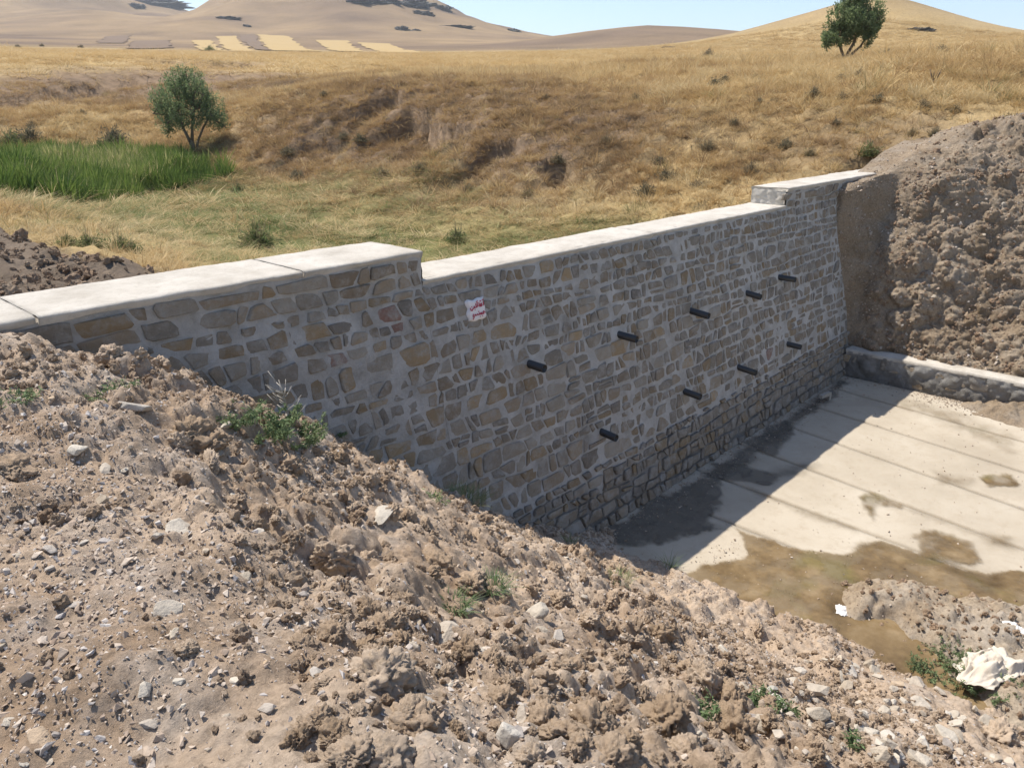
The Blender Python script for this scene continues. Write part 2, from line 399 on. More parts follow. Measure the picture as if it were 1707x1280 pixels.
n3 = np.clip(.5+1.1*fbm(GX/60, GY/60, 5, 73), 0, 1)[..., None]; col = col*(1-.18*sstep(70, 130, rr)[..., None]); ff = sstep(170, 330, rr)[..., None]; col = col*(1-ff)+(C_far*(1-n3)+np.array([.165, .12, .085])*n3)*ff
me = fast_mesh('ground', np.stack([GX, GY, GZ], -1).reshape(-1, 3), grid_faces(len(ax), len(ay)))
attr(me, 'gcol', np.concatenate([col.reshape(-1, 3), np.ones((col.size//3, 1))], 1), 'FLOAT_COLOR')
tag(link('ground', me, M['hill']), kind='structure')
def HG(x, y):                                   # surface as built, for standing things on
    x = np.atleast_1d(x); y = np.atleast_1d(y)
    i = np.clip(np.searchsorted(ax, x)-1, 0, len(ax)-2); j = np.clip(np.searchsorted(ay, y)-1, 0, len(ay)-2)
    u = (x-ax[i])/(ax[i+1]-ax[i]); v = (y-ay[j])/(ay[j+1]-ay[j])
    return (GZ[i, j]*(1-u)+GZ[i+1, j]*u)*(1-v)+(GZ[i, j+1]*(1-u)+GZ[i+1, j+1]*u)*v

# fields beyond the slope
def field(quad, mat, nm):
    W3 = [hit(px, py, HG, 60, 1500) for px, py in quad]
    if any(w is None for w in W3): return
    a, b, c, d = [w[:2] for w in W3]; n = 24
    u, v = np.meshgrid(np.linspace(0, 1, n), np.linspace(0, 1, n), indexing='ij')
    p = (a*(1-u[..., None])+b*u[..., None])*(1-v[..., None])+(d*(1-u[..., None])+c*u[..., None])*v[..., None]
    p = p+2.2*np.stack([fbm(p[..., 0]/9, p[..., 1]/9, 3, 5), fbm(p[..., 0]/9, p[..., 1]/9, 3, 6)], -1)
    z = HG(p[..., 0].ravel(), p[..., 1].ravel()).reshape(n, n)+.22
    V = np.concatenate([p, z[..., None]], -1).reshape(-1, 3)
    tag(link(nm, fast_mesh(nm, V, grid_faces(n, n)), mat), kind='structure')
FIELDS = [([(205, 83), (287, 81), (283, 68), (222, 69)], 'plough'), ([(160, 73), (208, 73), (218, 60), (175, 62)], 'plough'),
          ([(335, 86), (382, 87), (352, 68), (322, 68)], 'stubble'), ([(386, 87), (432, 88), (394, 61), (362, 62)], 'stubble'),
          ([(434, 85), (452, 85), (425, 58), (398, 60)], 'plough'), ([(455, 86), (535, 87), (485, 62), (430, 58)], 'stubble'),
          ([(562, 87), (610, 88), (582, 69), (528, 68)], 'stubble'), ([(640, 89), (720, 91), (650, 74), (598, 72)], 'stubble')]
for q, k in FIELDS: field(q, M[k], 'stubble_field' if k == 'stubble' else 'ploughed_field')

# ------------------------------------------------------------------ apron slab and its panels
apron = tag(empty('apron', (11, 1, ZA)), kind='structure')
bm = bmesh.new(); box_bm(bm, 6.6, XW+.3, -4.4, 5.3, ZA-.5, ZA-.045)
link('slab_bed', bm_mesh('slab_bed', bm), M['joint'], apron).matrix_parent_inverse = Matrix.Translation((-11, -1, -ZA))
JT = [(6.7, 6.7), (8.47, 8.40), (9.55, 9.33), (10.85, 10.33), (12.12, 11.45), (13.33, 12.72), (14.52, 13.98), (XW-.01, XW-.01)]  # X at Y=4.8 and at Y=1
def jx(j, y): return JT[j][0] + (JT[j][1]-JT[j][0])*(4.8-y)/3.8
for j in range(len(JT)-1):
    ys = np.linspace(-4.3, 5.15, 150); V = []
    for iy, y in enumerate(ys):
        a, b = jx(j, y)+.023+.009*fbm(np.array([y*3.]), np.array([j*9.]), 3, 1)[0], jx(j+1, y)-.023+.009*fbm(np.array([y*3.]), np.array([j*9.+5]), 3, 2)[0]
        if j == 6: b = XW-.01
        us = np.linspace(0, 1, 16); xs = a+(b-a)*us
        zs = ZA + .005*fbm(xs, np.full(16, y), 3, 90+j) - .0
        V.append((a, y, ZA-.06)); V.append((a, y, zs[0]-.006))
        V += [(xs[k], y, zs[k]) for k in range(1, 15)]
        V.append((b, y, zs[15]-.006)); V.append((b, y, ZA-.06))
    o = link('slab_panel', fast_mesh('slab_panel', V, grid_faces(150, 18)), M['apron'], apron)
    o.matrix_parent_inverse = Matrix.Translation((-11, -1, -ZA))

# stains and standing mud on the apron
def poly_mask(poly, X, Y):
    p = np.array([on_z(a, b, ZA)[:2] for a, b in poly]); q = np.roll(p, -1, 0)
    inside = np.zeros(X.shape, bool); dist = np.full(X.shape, 1e9)
    for (x0, y0), (x1, y1) in zip(p, q):
        c = ((y0 > Y) != (y1 > Y)) & (X < (x1-x0)*(Y-y0)/(y1-y0+1e-12)+x0); inside ^= c
        L2 = (x1-x0)**2+(y1-y0)**2+1e-9; t = np.clip(((X-x0)*(x1-x0)+(Y-y0)*(y1-y0))/L2, 0, 1)
        dist = np.minimum(dist, np.hypot(X-x0-t*(x1-x0), Y-y0-t*(y1-y0)))
    return np.where(inside, dist, -dist)
def film(name, poly, mat, dz, soft=.08, rag=.25, strength=1.0, seed=0, lowest=.05):
    w = np.array([on_z(a, b, ZA)[:2] for a, b in poly]); lo = w.min(0)-.35; hi = w.max(0)+.35
    st = .018; xs = np.arange(lo[0], hi[0], st); ys = np.arange(lo[1], min(hi[1], 5.0), st)
    X, Y = np.meshgrid(xs, ys, indexing='ij')
    s = poly_mask(poly, X, Y) + rag*fbm(X*2.2, Y*2.2, 7, 200+seed, .62)
    mk = sstep(-soft, soft*2.5, s)*strength*np.clip(.62+.75*fbm(X*4.5, Y*4.5, 5, 260+seed, .6), lowest, 1)
    me = fast_mesh(name, np.stack([X, Y, np.full(X.shape, ZA+dz)], -1).reshape(-1, 3), grid_faces(len(xs), len(ys)))
    mk = np.clip(mk, 0, 1); keep = mk.ravel(); attr(me, 'mask', keep)
    bm = bmesh.new(); bm.from_mesh(me); la = bm.verts.layers.float['mask']
    bmesh.ops.delete(bm, geom=[f for f in bm.faces if max(v[la] for v in f.verts) < .004], context='FACES'); bm.to_mesh(me); bm.free()
    return tag(link(name, me, mat), kind='structure')
film('mud_film', [(1225, 880), (1335, 915), (1400, 918), (1470, 903), (1530, 922), (1610, 955), (1720, 950), (1760, 1010), (1707, 1060), (1600, 1030), (1500, 1010), (1480, 1040), (1560, 1075), (1650, 1180), (1600, 1180), (1500, 1135), (1380, 1075), (1230, 1000), (1120, 960), (1150, 948), (1240, 925)], M['mud'], .014, .02, .18, 1.25, 0, .55)
film('mud_film', [(1380, 985), (1600, 1005), (1760, 1050), (1800, 1290), (1640, 1230), (1500, 1130), (1390, 1065)], M['mud'], .018, .06, .1, 1.2, 21, .75)
film('mud_film', [(1525, 880), (1560, 880), (1620, 905), (1620, 945), (1545, 930)], M['mud'], .017, .05, .25, 1.1, 3, .4)
film('mud_film', [(1425, 828), (1450, 820), (1515, 842), (1505, 852), (1462, 842), (1455, 866)], M['mud'], .017, .04, .14, 1.0, 5, .3)
film('mud_film', [(1645, 795), (1690, 790), (1695, 808), (1650, 812)], M['mud'], .017, .03, .2, 1.0, 6, .3)
film('mud_film', [(1560, 930), (1700, 960), (1700, 985), (1600, 965)], M['mud'], .020, .1, .1, .5, 7)
film('damp_patch', [(980, 900), (1060, 845), (1180, 785), (1205, 825), (1190, 865), (1215, 885), (1130, 905), (1040, 915)], M['damp'], .011, .05, .3, 1.1, 8, .62)
film('damp_patch', [(1165, 795), (1290, 715), (1400, 638), (1413, 632), (1335, 702), (1205, 805)], M['damp'], .0105, .05, .18, 1.0, 41, .45)
film('damp_patch', [(1180, 770), (1240, 775), (1300, 792), (1285, 812), (1200, 800)], M['damp'], .0112, .03, .14, 1.0, 9, .5)
film('damp_patch', [(1235, 738), (1310, 700), (1325, 735), (1290, 758)], M['damp'], .0114, .03, .16, 1.0, 10, .5)
film('damp_patch', [(1330, 690), (1400, 630), (1412, 640), (1370, 680)], M['damp'], .0116, .05, .2, .8, 11, .35)

film('mud_film', [(1470, 905), (1560, 935), (1700, 985), (1700, 992), (1550, 945), (1468, 915)], M['mud'], .0215, .05, .1, .8, 31)
film('mud_film', [(1240, 805), (1330, 845), (1430, 880), (1428, 888), (1325, 855), (1238, 815)], M['mud'], .0175, .06, .12, .55, 32)
film('mud_film', [(1510, 845), (1600, 875), (1700, 915), (1698, 922), (1590, 882), (1508, 852)], M['mud'], .0175, .06, .12, .55, 33)
film('mud_film', [(1420, 905), (1470, 900), (1480, 912), (1430, 918)], M['mud'], .0225, .06, .2, .7, 34)
film('mud_film', [(1560, 790), (1620, 800), (1615, 812), (1570, 806)], M['mud'], .0175, .08, .25, .45, 35)
film('mud_film', [(1500, 660), (1600, 690), (1700, 730), (1690, 760), (1590, 720), (1500, 680)], M['mud'], .0175, .15, .3, .4, 36)
film('mud_film', [(1640, 890), (1680, 895), (1690, 912), (1650, 908)], M['mud'], .0185, .08, .2, .7, 37)
film('damp_patch', [(1290, 790), (1330, 770), (1360, 775), (1320, 800)], M['damp'], .0115, .1, .25, .5, 38)

# heap of washed gravel and mud at the apron's foot
HP = [(1395, 1000), (1440, 965), (1520, 968), (1600, 1000), (1720, 1010), (1800, 1120), (1800, 1300), (1660, 1200), (1590, 1140), (1535, 1082), (1480, 1040), (1420, 1040)]
st = .022; xs = np.arange(6.8, 10.6, st); ys = np.arange(-3.2, 2.9, st); X, Y = np.meshgrid(xs, ys, indexing='ij')
s = poly_mask(HP, X, Y) + .12*fbm(X*3, Y*3, 4, 301)
pk = on_z(1495, 1010, ZA+.1)
def heap(X, Y, s): return -.03 + .13*sstep(-.05, .35, s) + .14*np.exp(-((X-pk[0])**2+(Y-pk[1])**2)/.09)*sstep(0, .1, s) + sstep(-.05, .1, s)*(.10*domes(X/.3, Y/.3, 303)+.05*domes(X/.12, Y/.12, 307)+.02*domes(X/.05, Y/.05, 309))
HZ = ZA + heap(X, Y, s)
tag(link('gravel_heap', fast_mesh('gravel_heap', np.stack([X, Y, HZ], -1).reshape(-1, 3), grid_faces(len(xs), len(ys))), M['mudpile']), kind='structure')

# ------------------------------------------------------------------ stone setting: polygons on a face
def clip(poly, nx, ny, c):
    out = []
    for i in range(len(poly)):
        p, q = poly[i], poly[(i+1) % len(poly)]
        a = p[0]*nx+p[1]*ny-c; b = q[0]*nx+q[1]*ny-c
        if a <= 0: out.append(p)
        if (a < 0 < b) or (b < 0 < a):
            t = a/(a-b); out.append((p[0]+(q[0]-p[0])*t, p[1]+(q[1]-p[1])*t))
    return out
def lay_stones(u0, u1, v0, v1, inside, rng, hmin=.16, hmax=.27, gap=(.012, .034), wf=1.18):
    rows = []; v = v0
    while v < v1:
        h = rng.uniform(hmin, hmax); rows.append((v, min(h, max(.12, v1-v)))); v += h
    ph = rng.uniform(0, 9); wave = lambda u, r: .022*math.sin(u*.9+r*.7+ph)+.016*math.sin(u*2.3+r*1.9)+.010*math.sin(u*5.1+r*2.7)
    cells = []
    for ri, (v, h) in enumerate(rows):
        last = ri == len(rows)-1; u = u0-rng.uniform(0, .2); tl = rng.normal(0, .02)
        lo = (lambda q: v+(wave(q, ri) if ri else 0)); hi = (lambda q: min(v+h+(0 if last else wave(q, ri+1)), v1-.006))
        while u < u1:
            w = h*wf*rng.choice([.42, .6, .8, 1.0, 1.25, 1.7]); tr = rng.normal(0, .024); e = u+w
            A_, B_, C_, D_ = [u-tl, lo(u)], [e-tr, lo(e)], [e+tr, hi(e)], [u+tl, hi(u)]
            r = rng.random()
            if r < .14 and h > .17 and w > .15:                 # two thin stones in one course
                k = rng.uniform(.4, .6); m1 = [A_[0]+(D_[0]-A_[0])*k, A_[1]+(D_[1]-A_[1])*k]; m2 = [B_[0]+(C_[0]-B_[0])*k, B_[1]+(C_[1]-B_[1])*(k+rng.normal(0, .06))]
                cells += [[A_, B_, m2, m1], [m1, m2, C_, D_]]
            else:
                if r > .72: D_[1] -= h*rng.uniform(0, .2); C_[1] -= h*rng.uniform(0, .2)
                elif r > .55: A_[1] += h*rng.uniform(0, .15); B_[1] += h*rng.uniform(0, .15)
                cells.append([A_, B_, C_, D_])
            u = e; tl = tr
    out = []
    for cell in cells:
        cu, cv = np.mean(cell, 0)
        if not inside(cu, cv): continue
        poly = [tuple(p) for p in cell]
        for a in range(4):
            p0, p1 = cell[a], cell[(a+1) % 4]; ex, ey = p1[0]-p0[0], p1[1]-p0[1]; L = math.hypot(ex, ey)+1e-9; nx, ny = ey/L, -ex/L
            poly = clip(poly, nx, ny, nx*p0[0]+ny*p0[1]-rng.uniform(*gap))
            if len(poly) < 3: break
        if len(poly) < 3: continue
        if rng.random() < .55:                                   # a broken corner
            k = rng.integers(0, len(poly)); d = np.array(poly[k])-(cu, cv); L = np.linalg.norm(d); poly = clip(poly, d[0]/L, d[1]/L, (d[0]*cu+d[1]*cv)/L+L*rng.uniform(.66, .9))
        if len(poly) < 3: continue
        c = np.mean(poly, 0)
        q = []                                               # knock off the corners
        for a in range(len(poly)):
            p0, p1 = np.array(poly[a]), np.array(poly[(a+1) % len(poly)]); L = np.linalg.norm(p1-p0)
            if L < .035: q.append((p0+p1)/2); continue
            r = rng.uniform(.04, .2); q += [p0+(p1-p0)*r, p1-(p1-p0)*rng.uniform(.04, .2)]
        q = np.array(q); q = q+rng.normal(0, .006, q.shape)
        x, y = q[:, 0], q[:, 1]; area = .5*abs(np.dot(x, np.roll(y, -1))-np.dot(y, np.roll(x, -1)))
        if area < .004: continue
        out.append((q, area))
    return out
def stone_mesh(q, P, nrm, rng, proud):
    """q polygon in face coords, P(u,v)->3d point on the face, nrm outward normal"""
    c = q.mean(0); n = len(q); tilt = rng.normal(0, .075, 2); V = []
    def add(f, h):
        for p in q:
            e = c+(p-c)*f; hh = h+(e-c)@tilt+rng.normal(0, .0025); V.append(P(e[0], e[1])+nrm*hh)
    add(1.0, -.04); add(.985, proud-.011); add(.87, proud); V.append(P(*c)+nrm*(proud+rng.uniform(.0, .012)))
    F = []
    for r in (0, 1):
        for i in range(n): F.append((r*n+i, r*n+(i+1) % n, (r+1)*n+(i+1) % n, (r+1)*n+i))
    for i in range(n): F.append((2*n+i, 2*n+(i+1) % n, 3*n))
    return V, F
def pick_mat(rng, low=False):
    r = rng.random()
    if low: return 'st_ochre' if r < .2 else 'st_brown' if r < .5 else 'st_grey' if r < .85 else 'st_dark'
    return 'st_ochre' if r < .16 else 'st_brown' if r < .47 else 'st_dark' if r < .55 else 'st_dark' if r < .565 else 'st_grey'

# earth bank profile (shared by the bank and by what the wall hides)
PA = np.array([(-8, -1.40), (-.5, -1.38), (1.3, -1.42), (2.0, -1.72), (2.7, -2.16), (4.4, -3.44), (5.7, -4.44), (7.1, -5.14), (7.7, -5.4)])
PB = np.array([(-8, -1.50), (-.2, -1.50), (.7, -1.53), (1.1, -1.66), (2, -2.2), (3, -2.88), (4.4, -3.68), (5.7, -4.48), (7.15, -5.12), (7.8, -5.4)])
def bank0(x, y):
    w = sstep(2.2, 4.6, y); return np.interp(x, PB[:, 0], PB[:, 1])*(1-w)+np.interp(x, PA[:, 0], PA[:, 1])*w

# ------------------------------------------------------------------ the dam
dam = empty('masonry_dam', (9, 5.9, ZA))
tag(dam, 'long rubble stone check dam with pale mortar joints and a notched concrete crest', 'dam')
DI_ = Matrix.Translation((-9, -5.9, -ZA))
def dpart(name, me, mat=None, parent=None):
    o = link(name, me, mat, parent or dam)
    if parent is None: o.matrix_parent_inverse = DI_
    return o
FN = np.array([0, -1, -.2057*-1]); FN = np.array([0., -1., .2057]); FN /= np.linalg.norm(FN)
def facept(x, z): return np.array([x, float(yface(z)), z])
def core(x0, x1, top, thick):
    nx, nz = max(2, int((x1-x0)/.06)), int((top+5.35)/.06)
    X, Z = np.meshgrid(np.linspace(x0, x1, nx), np.linspace(-5.35, top-.045, nz), indexing='ij')
    Y = yface(Z) + .006*fbm(X*6, Z*6, 4, 11) + .012*fbm(X*1.1, Z*1.1, 3, 13)
    V = np.stack([X, Y, Z], -1).reshape(-1, 3); F = grid_faces(nx, nz)
    me = fast_mesh('mortar_face', V, F); dpart('mortar_face', me, M['mortar'])
    bm = bmesh.new()
    prof = [(float(yface(-5.35))+.06, -5.35), (5.78, -1.6), (5.78, top-.045), (5.72+thick, top-.045), (5.72+thick, -5.35)]
    a = [bm.verts.new((x0+.002, y, z)) for y, z in prof]; b = [bm.verts.new((x1-.002, y, z)) for y, z in prof]
    bm.faces.new(a); bm.faces.new(b[::-1])
    for i in range(5): bm.faces.new((a[i], a[(i+1) % 5], b[(i+1) % 5], b[i]))
    dpart('core', bm_mesh('core', bm), M['mortar'])
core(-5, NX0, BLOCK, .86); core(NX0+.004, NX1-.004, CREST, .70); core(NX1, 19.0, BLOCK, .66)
def coping(x0, x1, top, thick, seed):
    nx = int((x1-x0)/.04); ny = 20; xs = np.linspace(x0, x1, nx); V = []
    e0 = .014*fbm(xs*5, xs*0+seed, 5, seed)-.02*np.clip(fbm(xs*9, xs*0+seed, 3, seed+7)-.35, 0, 1) ; e1 = .03*fbm(xs*2, xs*0+seed+9, 4, seed+1); dn = .0+.03*vn(xs*3.1, xs*0+seed, seed+3)
    for i, x in enumerate(xs):
        y0, y1 = 5.72-.022+e0[i], 5.72+thick+.01+e1[i]; ys = np.linspace(y0, y1, ny)
        zz = top + .009*fbm(np.full(ny, x*1.3), ys*1.3, 4, seed+5)+.005*fbm(np.full(ny, x*9), ys*9, 3, seed+6)
        V.append((x, y0+.02, top-.045-dn[i])); V.append((x, y0+.004, top-.022)); V.append((x, y0+.006, zz[0]-.008))
        V += [(x, ys[k], zz[k]) for k in range(1, ny-1)]
        V.append((x, y1-.006, zz[-1]-.01)); V.append((x, y1, top-.05))
    k = ny+3; V = np.array(V); F = list(map(tuple, grid_faces(nx, k)))
    me = bpy.data.meshes.new('coping'); me.from_pydata(V.tolist(), [], F+[tuple(range(k))[::-1], tuple(range((nx-1)*k, nx*k))]); me.update()
    me.polygons.foreach_set('use_smooth', [True]*len(me.polygons)); dpart('coping', me, M['coping'])
coping(-5, 1.52, BLOCK, .86, 3); coping(1.535, 3.58, BLOCK, .86, 5); coping(3.59, NX0+.015, BLOCK, .84, 8)
coping(NX0+.004, 9.1, CREST, .70, 11); coping(9.104, NX1-.006, CREST, .69, 15); coping(NX1-.02, 19.0, BLOCK, .66, 19)
# plastered end face of the far block, and ragged masonry end of the near block
for xe, sgn, ya, yb, mt, sd in ((NX1, -1, 5.74, 6.36, 'coping', 31), (NX0, 1, 5.74, 6.54, 'st_brown', 33)):
    n, k = 30, 16; Yg, Zg = np.meshgrid(np.linspace(ya, yb, n), np.linspace(CREST+.002, BLOCK-.04, k), indexing='ij')
    Xg = xe+sgn*(.015+.04*np.abs(fbm(Yg*7, Zg*7, 4, sd)))
    me = fast_mesh('end_face', np.stack([Xg, Yg, Zg], -1).reshape(-1, 3), grid_faces(n, k)); dpart('end_face', me, M[mt])
rngS = np.random.default_rng(11)
def in_face(x, z):
    if z > CREST-.06 and NX0-.06 < x < NX1+.06: return False
    if x > 16.6 or x < .4: return False
    return z > bank0(np.array([x]), np.array([5.3]))[0]-.3 and z > ZA-.02
low = lay_stones(.2, 16.7, ZA-.02, -4.26, in_face, rngS, .135, .20, (.008, .016), 1.25)
mid = lay_stones(.2, 16.7, -4.26, CREST-.055, in_face, rngS, .125, .205, (.004, .016), 1.3)
top = [s for s in lay_stones(.2, 16.7, CREST-.05, BLOCK-.05, in_face, rngS, .10, .16, (.004, .010), 2.2)]
SPOT = {}
PIPES = [(882, 606), (1032, 557), (1152, 517), (1245, 487), (1299, 462), (1004, 719), (1141, 651), (1231, 611), (1313, 573)]
def face_hit(px, py):
    d = ray(px, py); z = -3.
    for _ in range(30):
        k = float(yface(z))/d[1]; z = d[2]*k
    return d*k
PW = [face_hit(*p) for p in PIPES]
NOTE = face_hit(792, 516); REDS = [face_hit(655, 527), face_hit(581, 603), face_hit(1283, 585)]
allst = []
for kind, S in (('low', low), ('mid', mid), ('top', top)):
    for q, area in S:
        c = q.mean(0)
        if any(math.hypot(c[0]-p[0], c[1]-p[2]) < .085 for p in PW): continue
        dist = math.hypot(c[0], 5.4); allst.append((area/dist**2*5.4/dist, kind, q))
allst.sort(key=lambda t: -t[0])
rest = {}
for i, (_, kind, q) in enumerate(allst):
    c = q.mean(0)
    proud = {'low': rngS.uniform(.018, .045), 'mid': rngS.uniform(.0, .013), 'top': rngS.uniform(.002, .02)}[kind]
    V, F = stone_mesh(q, facept, FN if c[1] < CREST else np.array([0, -1., 0]), rngS, proud)
    mt = 'st_brown' if kind == 'top' and rngS.random() < .6 else pick_mat(rngS, kind == 'low')
    if any(math.hypot(c[0]-p[0], c[1]-p[2]) < .13 for p in REDS): mt = 'st_red'
    if i < 300:
        me = bpy.data.meshes.new('stone'); me.from_pydata([tuple(v) for v in V], [], F); me.update()
        dpart('stone', me, M[mt])
    else:
        R = rest.setdefault('all', ([], [], [])); b = len(R[0]); R[0].extend(tuple(v) for v in V)
        R[1].extend(tuple(j+b for j in f) for f in F); R[2].extend([mt]*len(F))
V, F, K = rest['all']; me = bpy.data.meshes.new('stonework'); me.from_pydata(V, [], F); me.update()
ks = ['st_grey', 'st_brown', 'st_ochre', 'st_red', 'st_dark']
for k in ks: me.materials.append(M[k])
me.polygons.foreach_set('material_index', [ks.index(k) for k in K]); tag(dpart('stonework', me), kind='stuff')

# weep pipes
def tube(bm, p0, p1, r0, r1, n=14, cap=True):
    a, b = Vector(p0), Vector(p1); ax_ = (b-a).normalized(); s = ax_.orthogonal().normalized(); t = ax_.cross(s)
    R = [[bm.verts.new(p+s*(r*math.cos(i*6.2832/n))+t*(r*math.sin(i*6.2832/n))) for i in range(n)] for p, r in ((a, r0), (b, r1))]
    for i in range(n): bm.faces.new((R[0][i], R[0][(i+1) % n], R[1][(i+1) % n], R[1][i]))
    if cap: bm.faces.new(R[0][::-1]); bm.faces.new(R[1])
    return R
for i, p in enumerate(PW):
    L = .23+.09*((i*37) % 5)/5; r = .048; e = Vector((.018*math.sin(i*2.1), -L, -.010-.012*((i*5) % 4)))
    a = Vector(p)+Vector((0, .12, 0)); b = Vector(p)+e; d_ = (b-a).normalized(); bm = bmesh.new()
    R = tube(bm, a, b, r, r, 18, False); q = b+Vector((0, .09, 0)); R2 = tube(bm, q, b, r-.006, r-.006, 18, False)
    for k in range(18): bm.faces.new((R[1][k], R[1][(k+1) % 18], R2[1][(k+1) % 18], R2[1][k]))
    bm.faces.new(R2[0])
    o = dpart('pipe', bm_mesh('pipe', bm, False), M['pipe'])
    o.data.polygons.foreach_set('use_smooth', [len(f.vertices) == 4 for f in o.data.polygons])

# painted notice with two handwritten red lines
def face_frame(p, size_u, size_v, lift):
    u = np.array([1., 0, 0]); v = np.array([0., .2057, 1.]); v /= np.linalg.norm(v)
    return lambda a, b: np.array(p)+u*a*size_u+v*b*size_v+FN*lift
n = 14; fr = face_frame(NOTE, .13, .115, .035); V = []
for i in range(n):
    for j in range(n):
        a, b = i/(n-1)*2-1, j/(n-1)*2-1
        e = 1+.05*math.sin(3*a+5*b); V.append(fr(a*e+.06*math.sin(b*7), b*e+.06*math.sin(a*6))-FN*(.03 if max(abs(a), abs(b)) > .97 else 0))
notice = dpart('painted_notice', fast_mesh('painted_notice', V, grid_faces(n, n)), M['white']); notice['label'] = 'white painted patch with two red handwritten lines'
INK = [[(.82, .62), (.80, .25)], [(.72, .82), (.9, .84)], [(.62, .30), (.48, .22), (.42, .42), (.55, .52), (.60, .34)], [(.50, .74), (.54, .76)], [(.40, .74), (.44, .76)],
       [(.42, .24), (.30, .24), (.26, .62)], [(.10, .68), (.0, .52), (.12, .34), (-.10, .24), (-.16, .60)], [(.12, .86), (-.02, .74)],
       [(-.16, .24), (-.32, .22), (-.38, .40), (-.44, .20), (-.58, .18)], [(-.58, .18), (-.66, .02), (-.82, .06), (-.86, .30)], [(-.70, .38), (-.66, .40)], [(-.34, .04), (-.30, .02)],
       [(.86, -.50), (.70, -.30), (.58, -.44), (.70, -.56), (.44, -.56), (.40, -.40), (.34, -.56), (.24, -.54)], [(.24, -.54), (.20, -.36), (.12, -.54), (-.02, -.54)],
       [(.46, -.76), (.50, -.74)], [(.16, -.76), (.20, -.74)], [(-.02, -.54), (-.12, -.44), (-.22, -.56), (-.34, -.54), (-.40, -.42), (-.50, -.58)], [(-.60, -.36), (-.70, -.56), (-.56, -.66), (-.74, -.86)], [(.05, -.26), (.10, -.22)]]
V, F = [], []
fr2 = face_frame(NOTE, .118, .105, .041)
for s_ in INK:
    for (x0, y0), (x1, y1) in zip(s_[:-1], s_[1:]):
        L = math.hypot(x1-x0, y1-y0)+1e-6; nx, ny = -(y1-y0)/L*.05, (x1-x0)/L*.05; ex, ey = (x1-x0)/L*.03, (y1-y0)/L*.03
        b = len(V); V += [fr2(x0-ex+nx, y0-ey+ny), fr2(x0-ex-nx, y0-ey-ny), fr2(x1+ex-nx, y1+ey-ny), fr2(x1+ex+nx, y1+ey+ny)]; F.append((b, b+1, b+2, b+3))
link('lettering', fast_mesh('lettering', V, np.array(F), False), M['red'], notice)

# ------------------------------------------------------------------ low side wall of the basin
sw = empty('basin_wall', (XW+.17, 1, ZA)); tag(sw, 'low mortared stone side wall with pale top along the concrete apron', 'wall')
SI = Matrix.Translation((-XW-.17, -1, -ZA)); ZT = -4.55
def spart(name, me, mat):
    o = link(name, me, mat, sw); o.matrix_parent_inverse = SI; return o
n, k = 380, 24; Yg, Zg = np.meshgrid(np.linspace(-4.4, 5.02, n), np.linspace(ZA-.1, ZT-.03, k), indexing='ij')
Xg = XW+.02*fbm(Yg*3, Zg*3, 4, 61)-.05*domes(Yg/.26, Zg/.26, 63)-.02*domes(Yg/.1, Zg/.1, 64)
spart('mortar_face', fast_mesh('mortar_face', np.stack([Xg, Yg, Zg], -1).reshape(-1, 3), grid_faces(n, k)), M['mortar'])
bm = bmesh.new(); box_bm(bm, XW+.06, XW+.36, -4.4, 5.0, ZA-.3, ZT-.04); spart('core', bm_mesh('core', bm), M['mortar'])
xs = np.linspace(0, 1, 9); V = []
n = 240
for y in np.linspace(-4.4, 5.03, n):
    a, b = XW-.02+.02*fbm(np.array([y*3]), np.array([1.]), 4, 65)[0], XW+.37+.03*fbm(np.array([y*2]), np.array([4.]), 4, 66)[0]
    zz = ZT+.012*fbm(xs*1.5, np.full(9, y*2.2), 4, 67)
    V.append((a+.01, y, ZT-.07)); V += [(a+(b-a)*xs[i], y, zz[i]) for i in range(9)]; V.append((b, y, ZT-.09))
spart('coping', fast_mesh('coping', V, grid_faces(n, 11)), M['coping'])
rw = np.random.default_rng(5)
for q, area in lay_stones(-2.2, 5.0, ZA+.01, ZT-.06, lambda u, v: rw.random() < .72, rw, .15, .24, (.02, .04), 1.3):
    V, F = stone_mesh(q, lambda a, b: np.array([XW, a, b]), np.array([-1., 0, 0]), rw, rw.uniform(.002, .03))
    me = bpy.data.meshes.new('stone'); me.from_pydata([tuple(v) for v in V], [], F); me.update()
    spart('stone', me, M[pick_mat(rw, True)])

# ------------------------------------------------------------------ spoil bank beyond the side wall
PN = np.array([(15.70, -4.75), (15.74, -4.35), (15.86, -3.6), (15.98, -2.9), (16.35, -2.35), (16.75, -2.0), (16.95, -1.5), (17.25, -1.15), (18.2, -.78), (19.8, -.45), (22.5, -.25), (26, -.1)])
PF = np.array([(15.66, -4.75), (15.95, -4.4), (16.35, -3.9), (16.8, -3.3), (17.3, -2.7), (17.8, -2.1), (18.3, -1.55), (18.9, -1.08), (19.7, -.68), (20.8, -.34), (22.8, -.16), (26, -.05)])
tpar = np.linspace(0, 1, len(PN)); nt_ = 330; ns = 560
T = np.linspace(0, 1, nt_)**1.0; Ys = np.linspace(-5.5, 6.1, ns)
pn = np.stack([np.interp(T, tpar, PN[:, 0]), np.interp(T, tpar, PN[:, 1])], -1); pf = np.stack([np.interp(T, tpar, PF[:, 0]), np.interp(T, tpar, PF[:, 1])], -1)
def sm(a):
    for _ in range(6): a[1:-1] = (a[:-2]+2*a[1:-1]+a[2:])/4
    return a
pn, pf = sm(pn), sm(pf)
PD = np.array([(15.44, -4.75), (15.45, -4.35), (15.46, -3.6), (15.47, -2.9), (15.48, -2.4), (15.52, -1.9), (15.62, -1.5), (15.95, -1.36), (17.6, -1.28), (19.0, -.9), (22.5, -.4), (26, -.1)])
pd = sm(np.stack([np.interp(T, tpar, PD[:, 0]), np.interp(T, tpar, PD[:, 1])], -1))
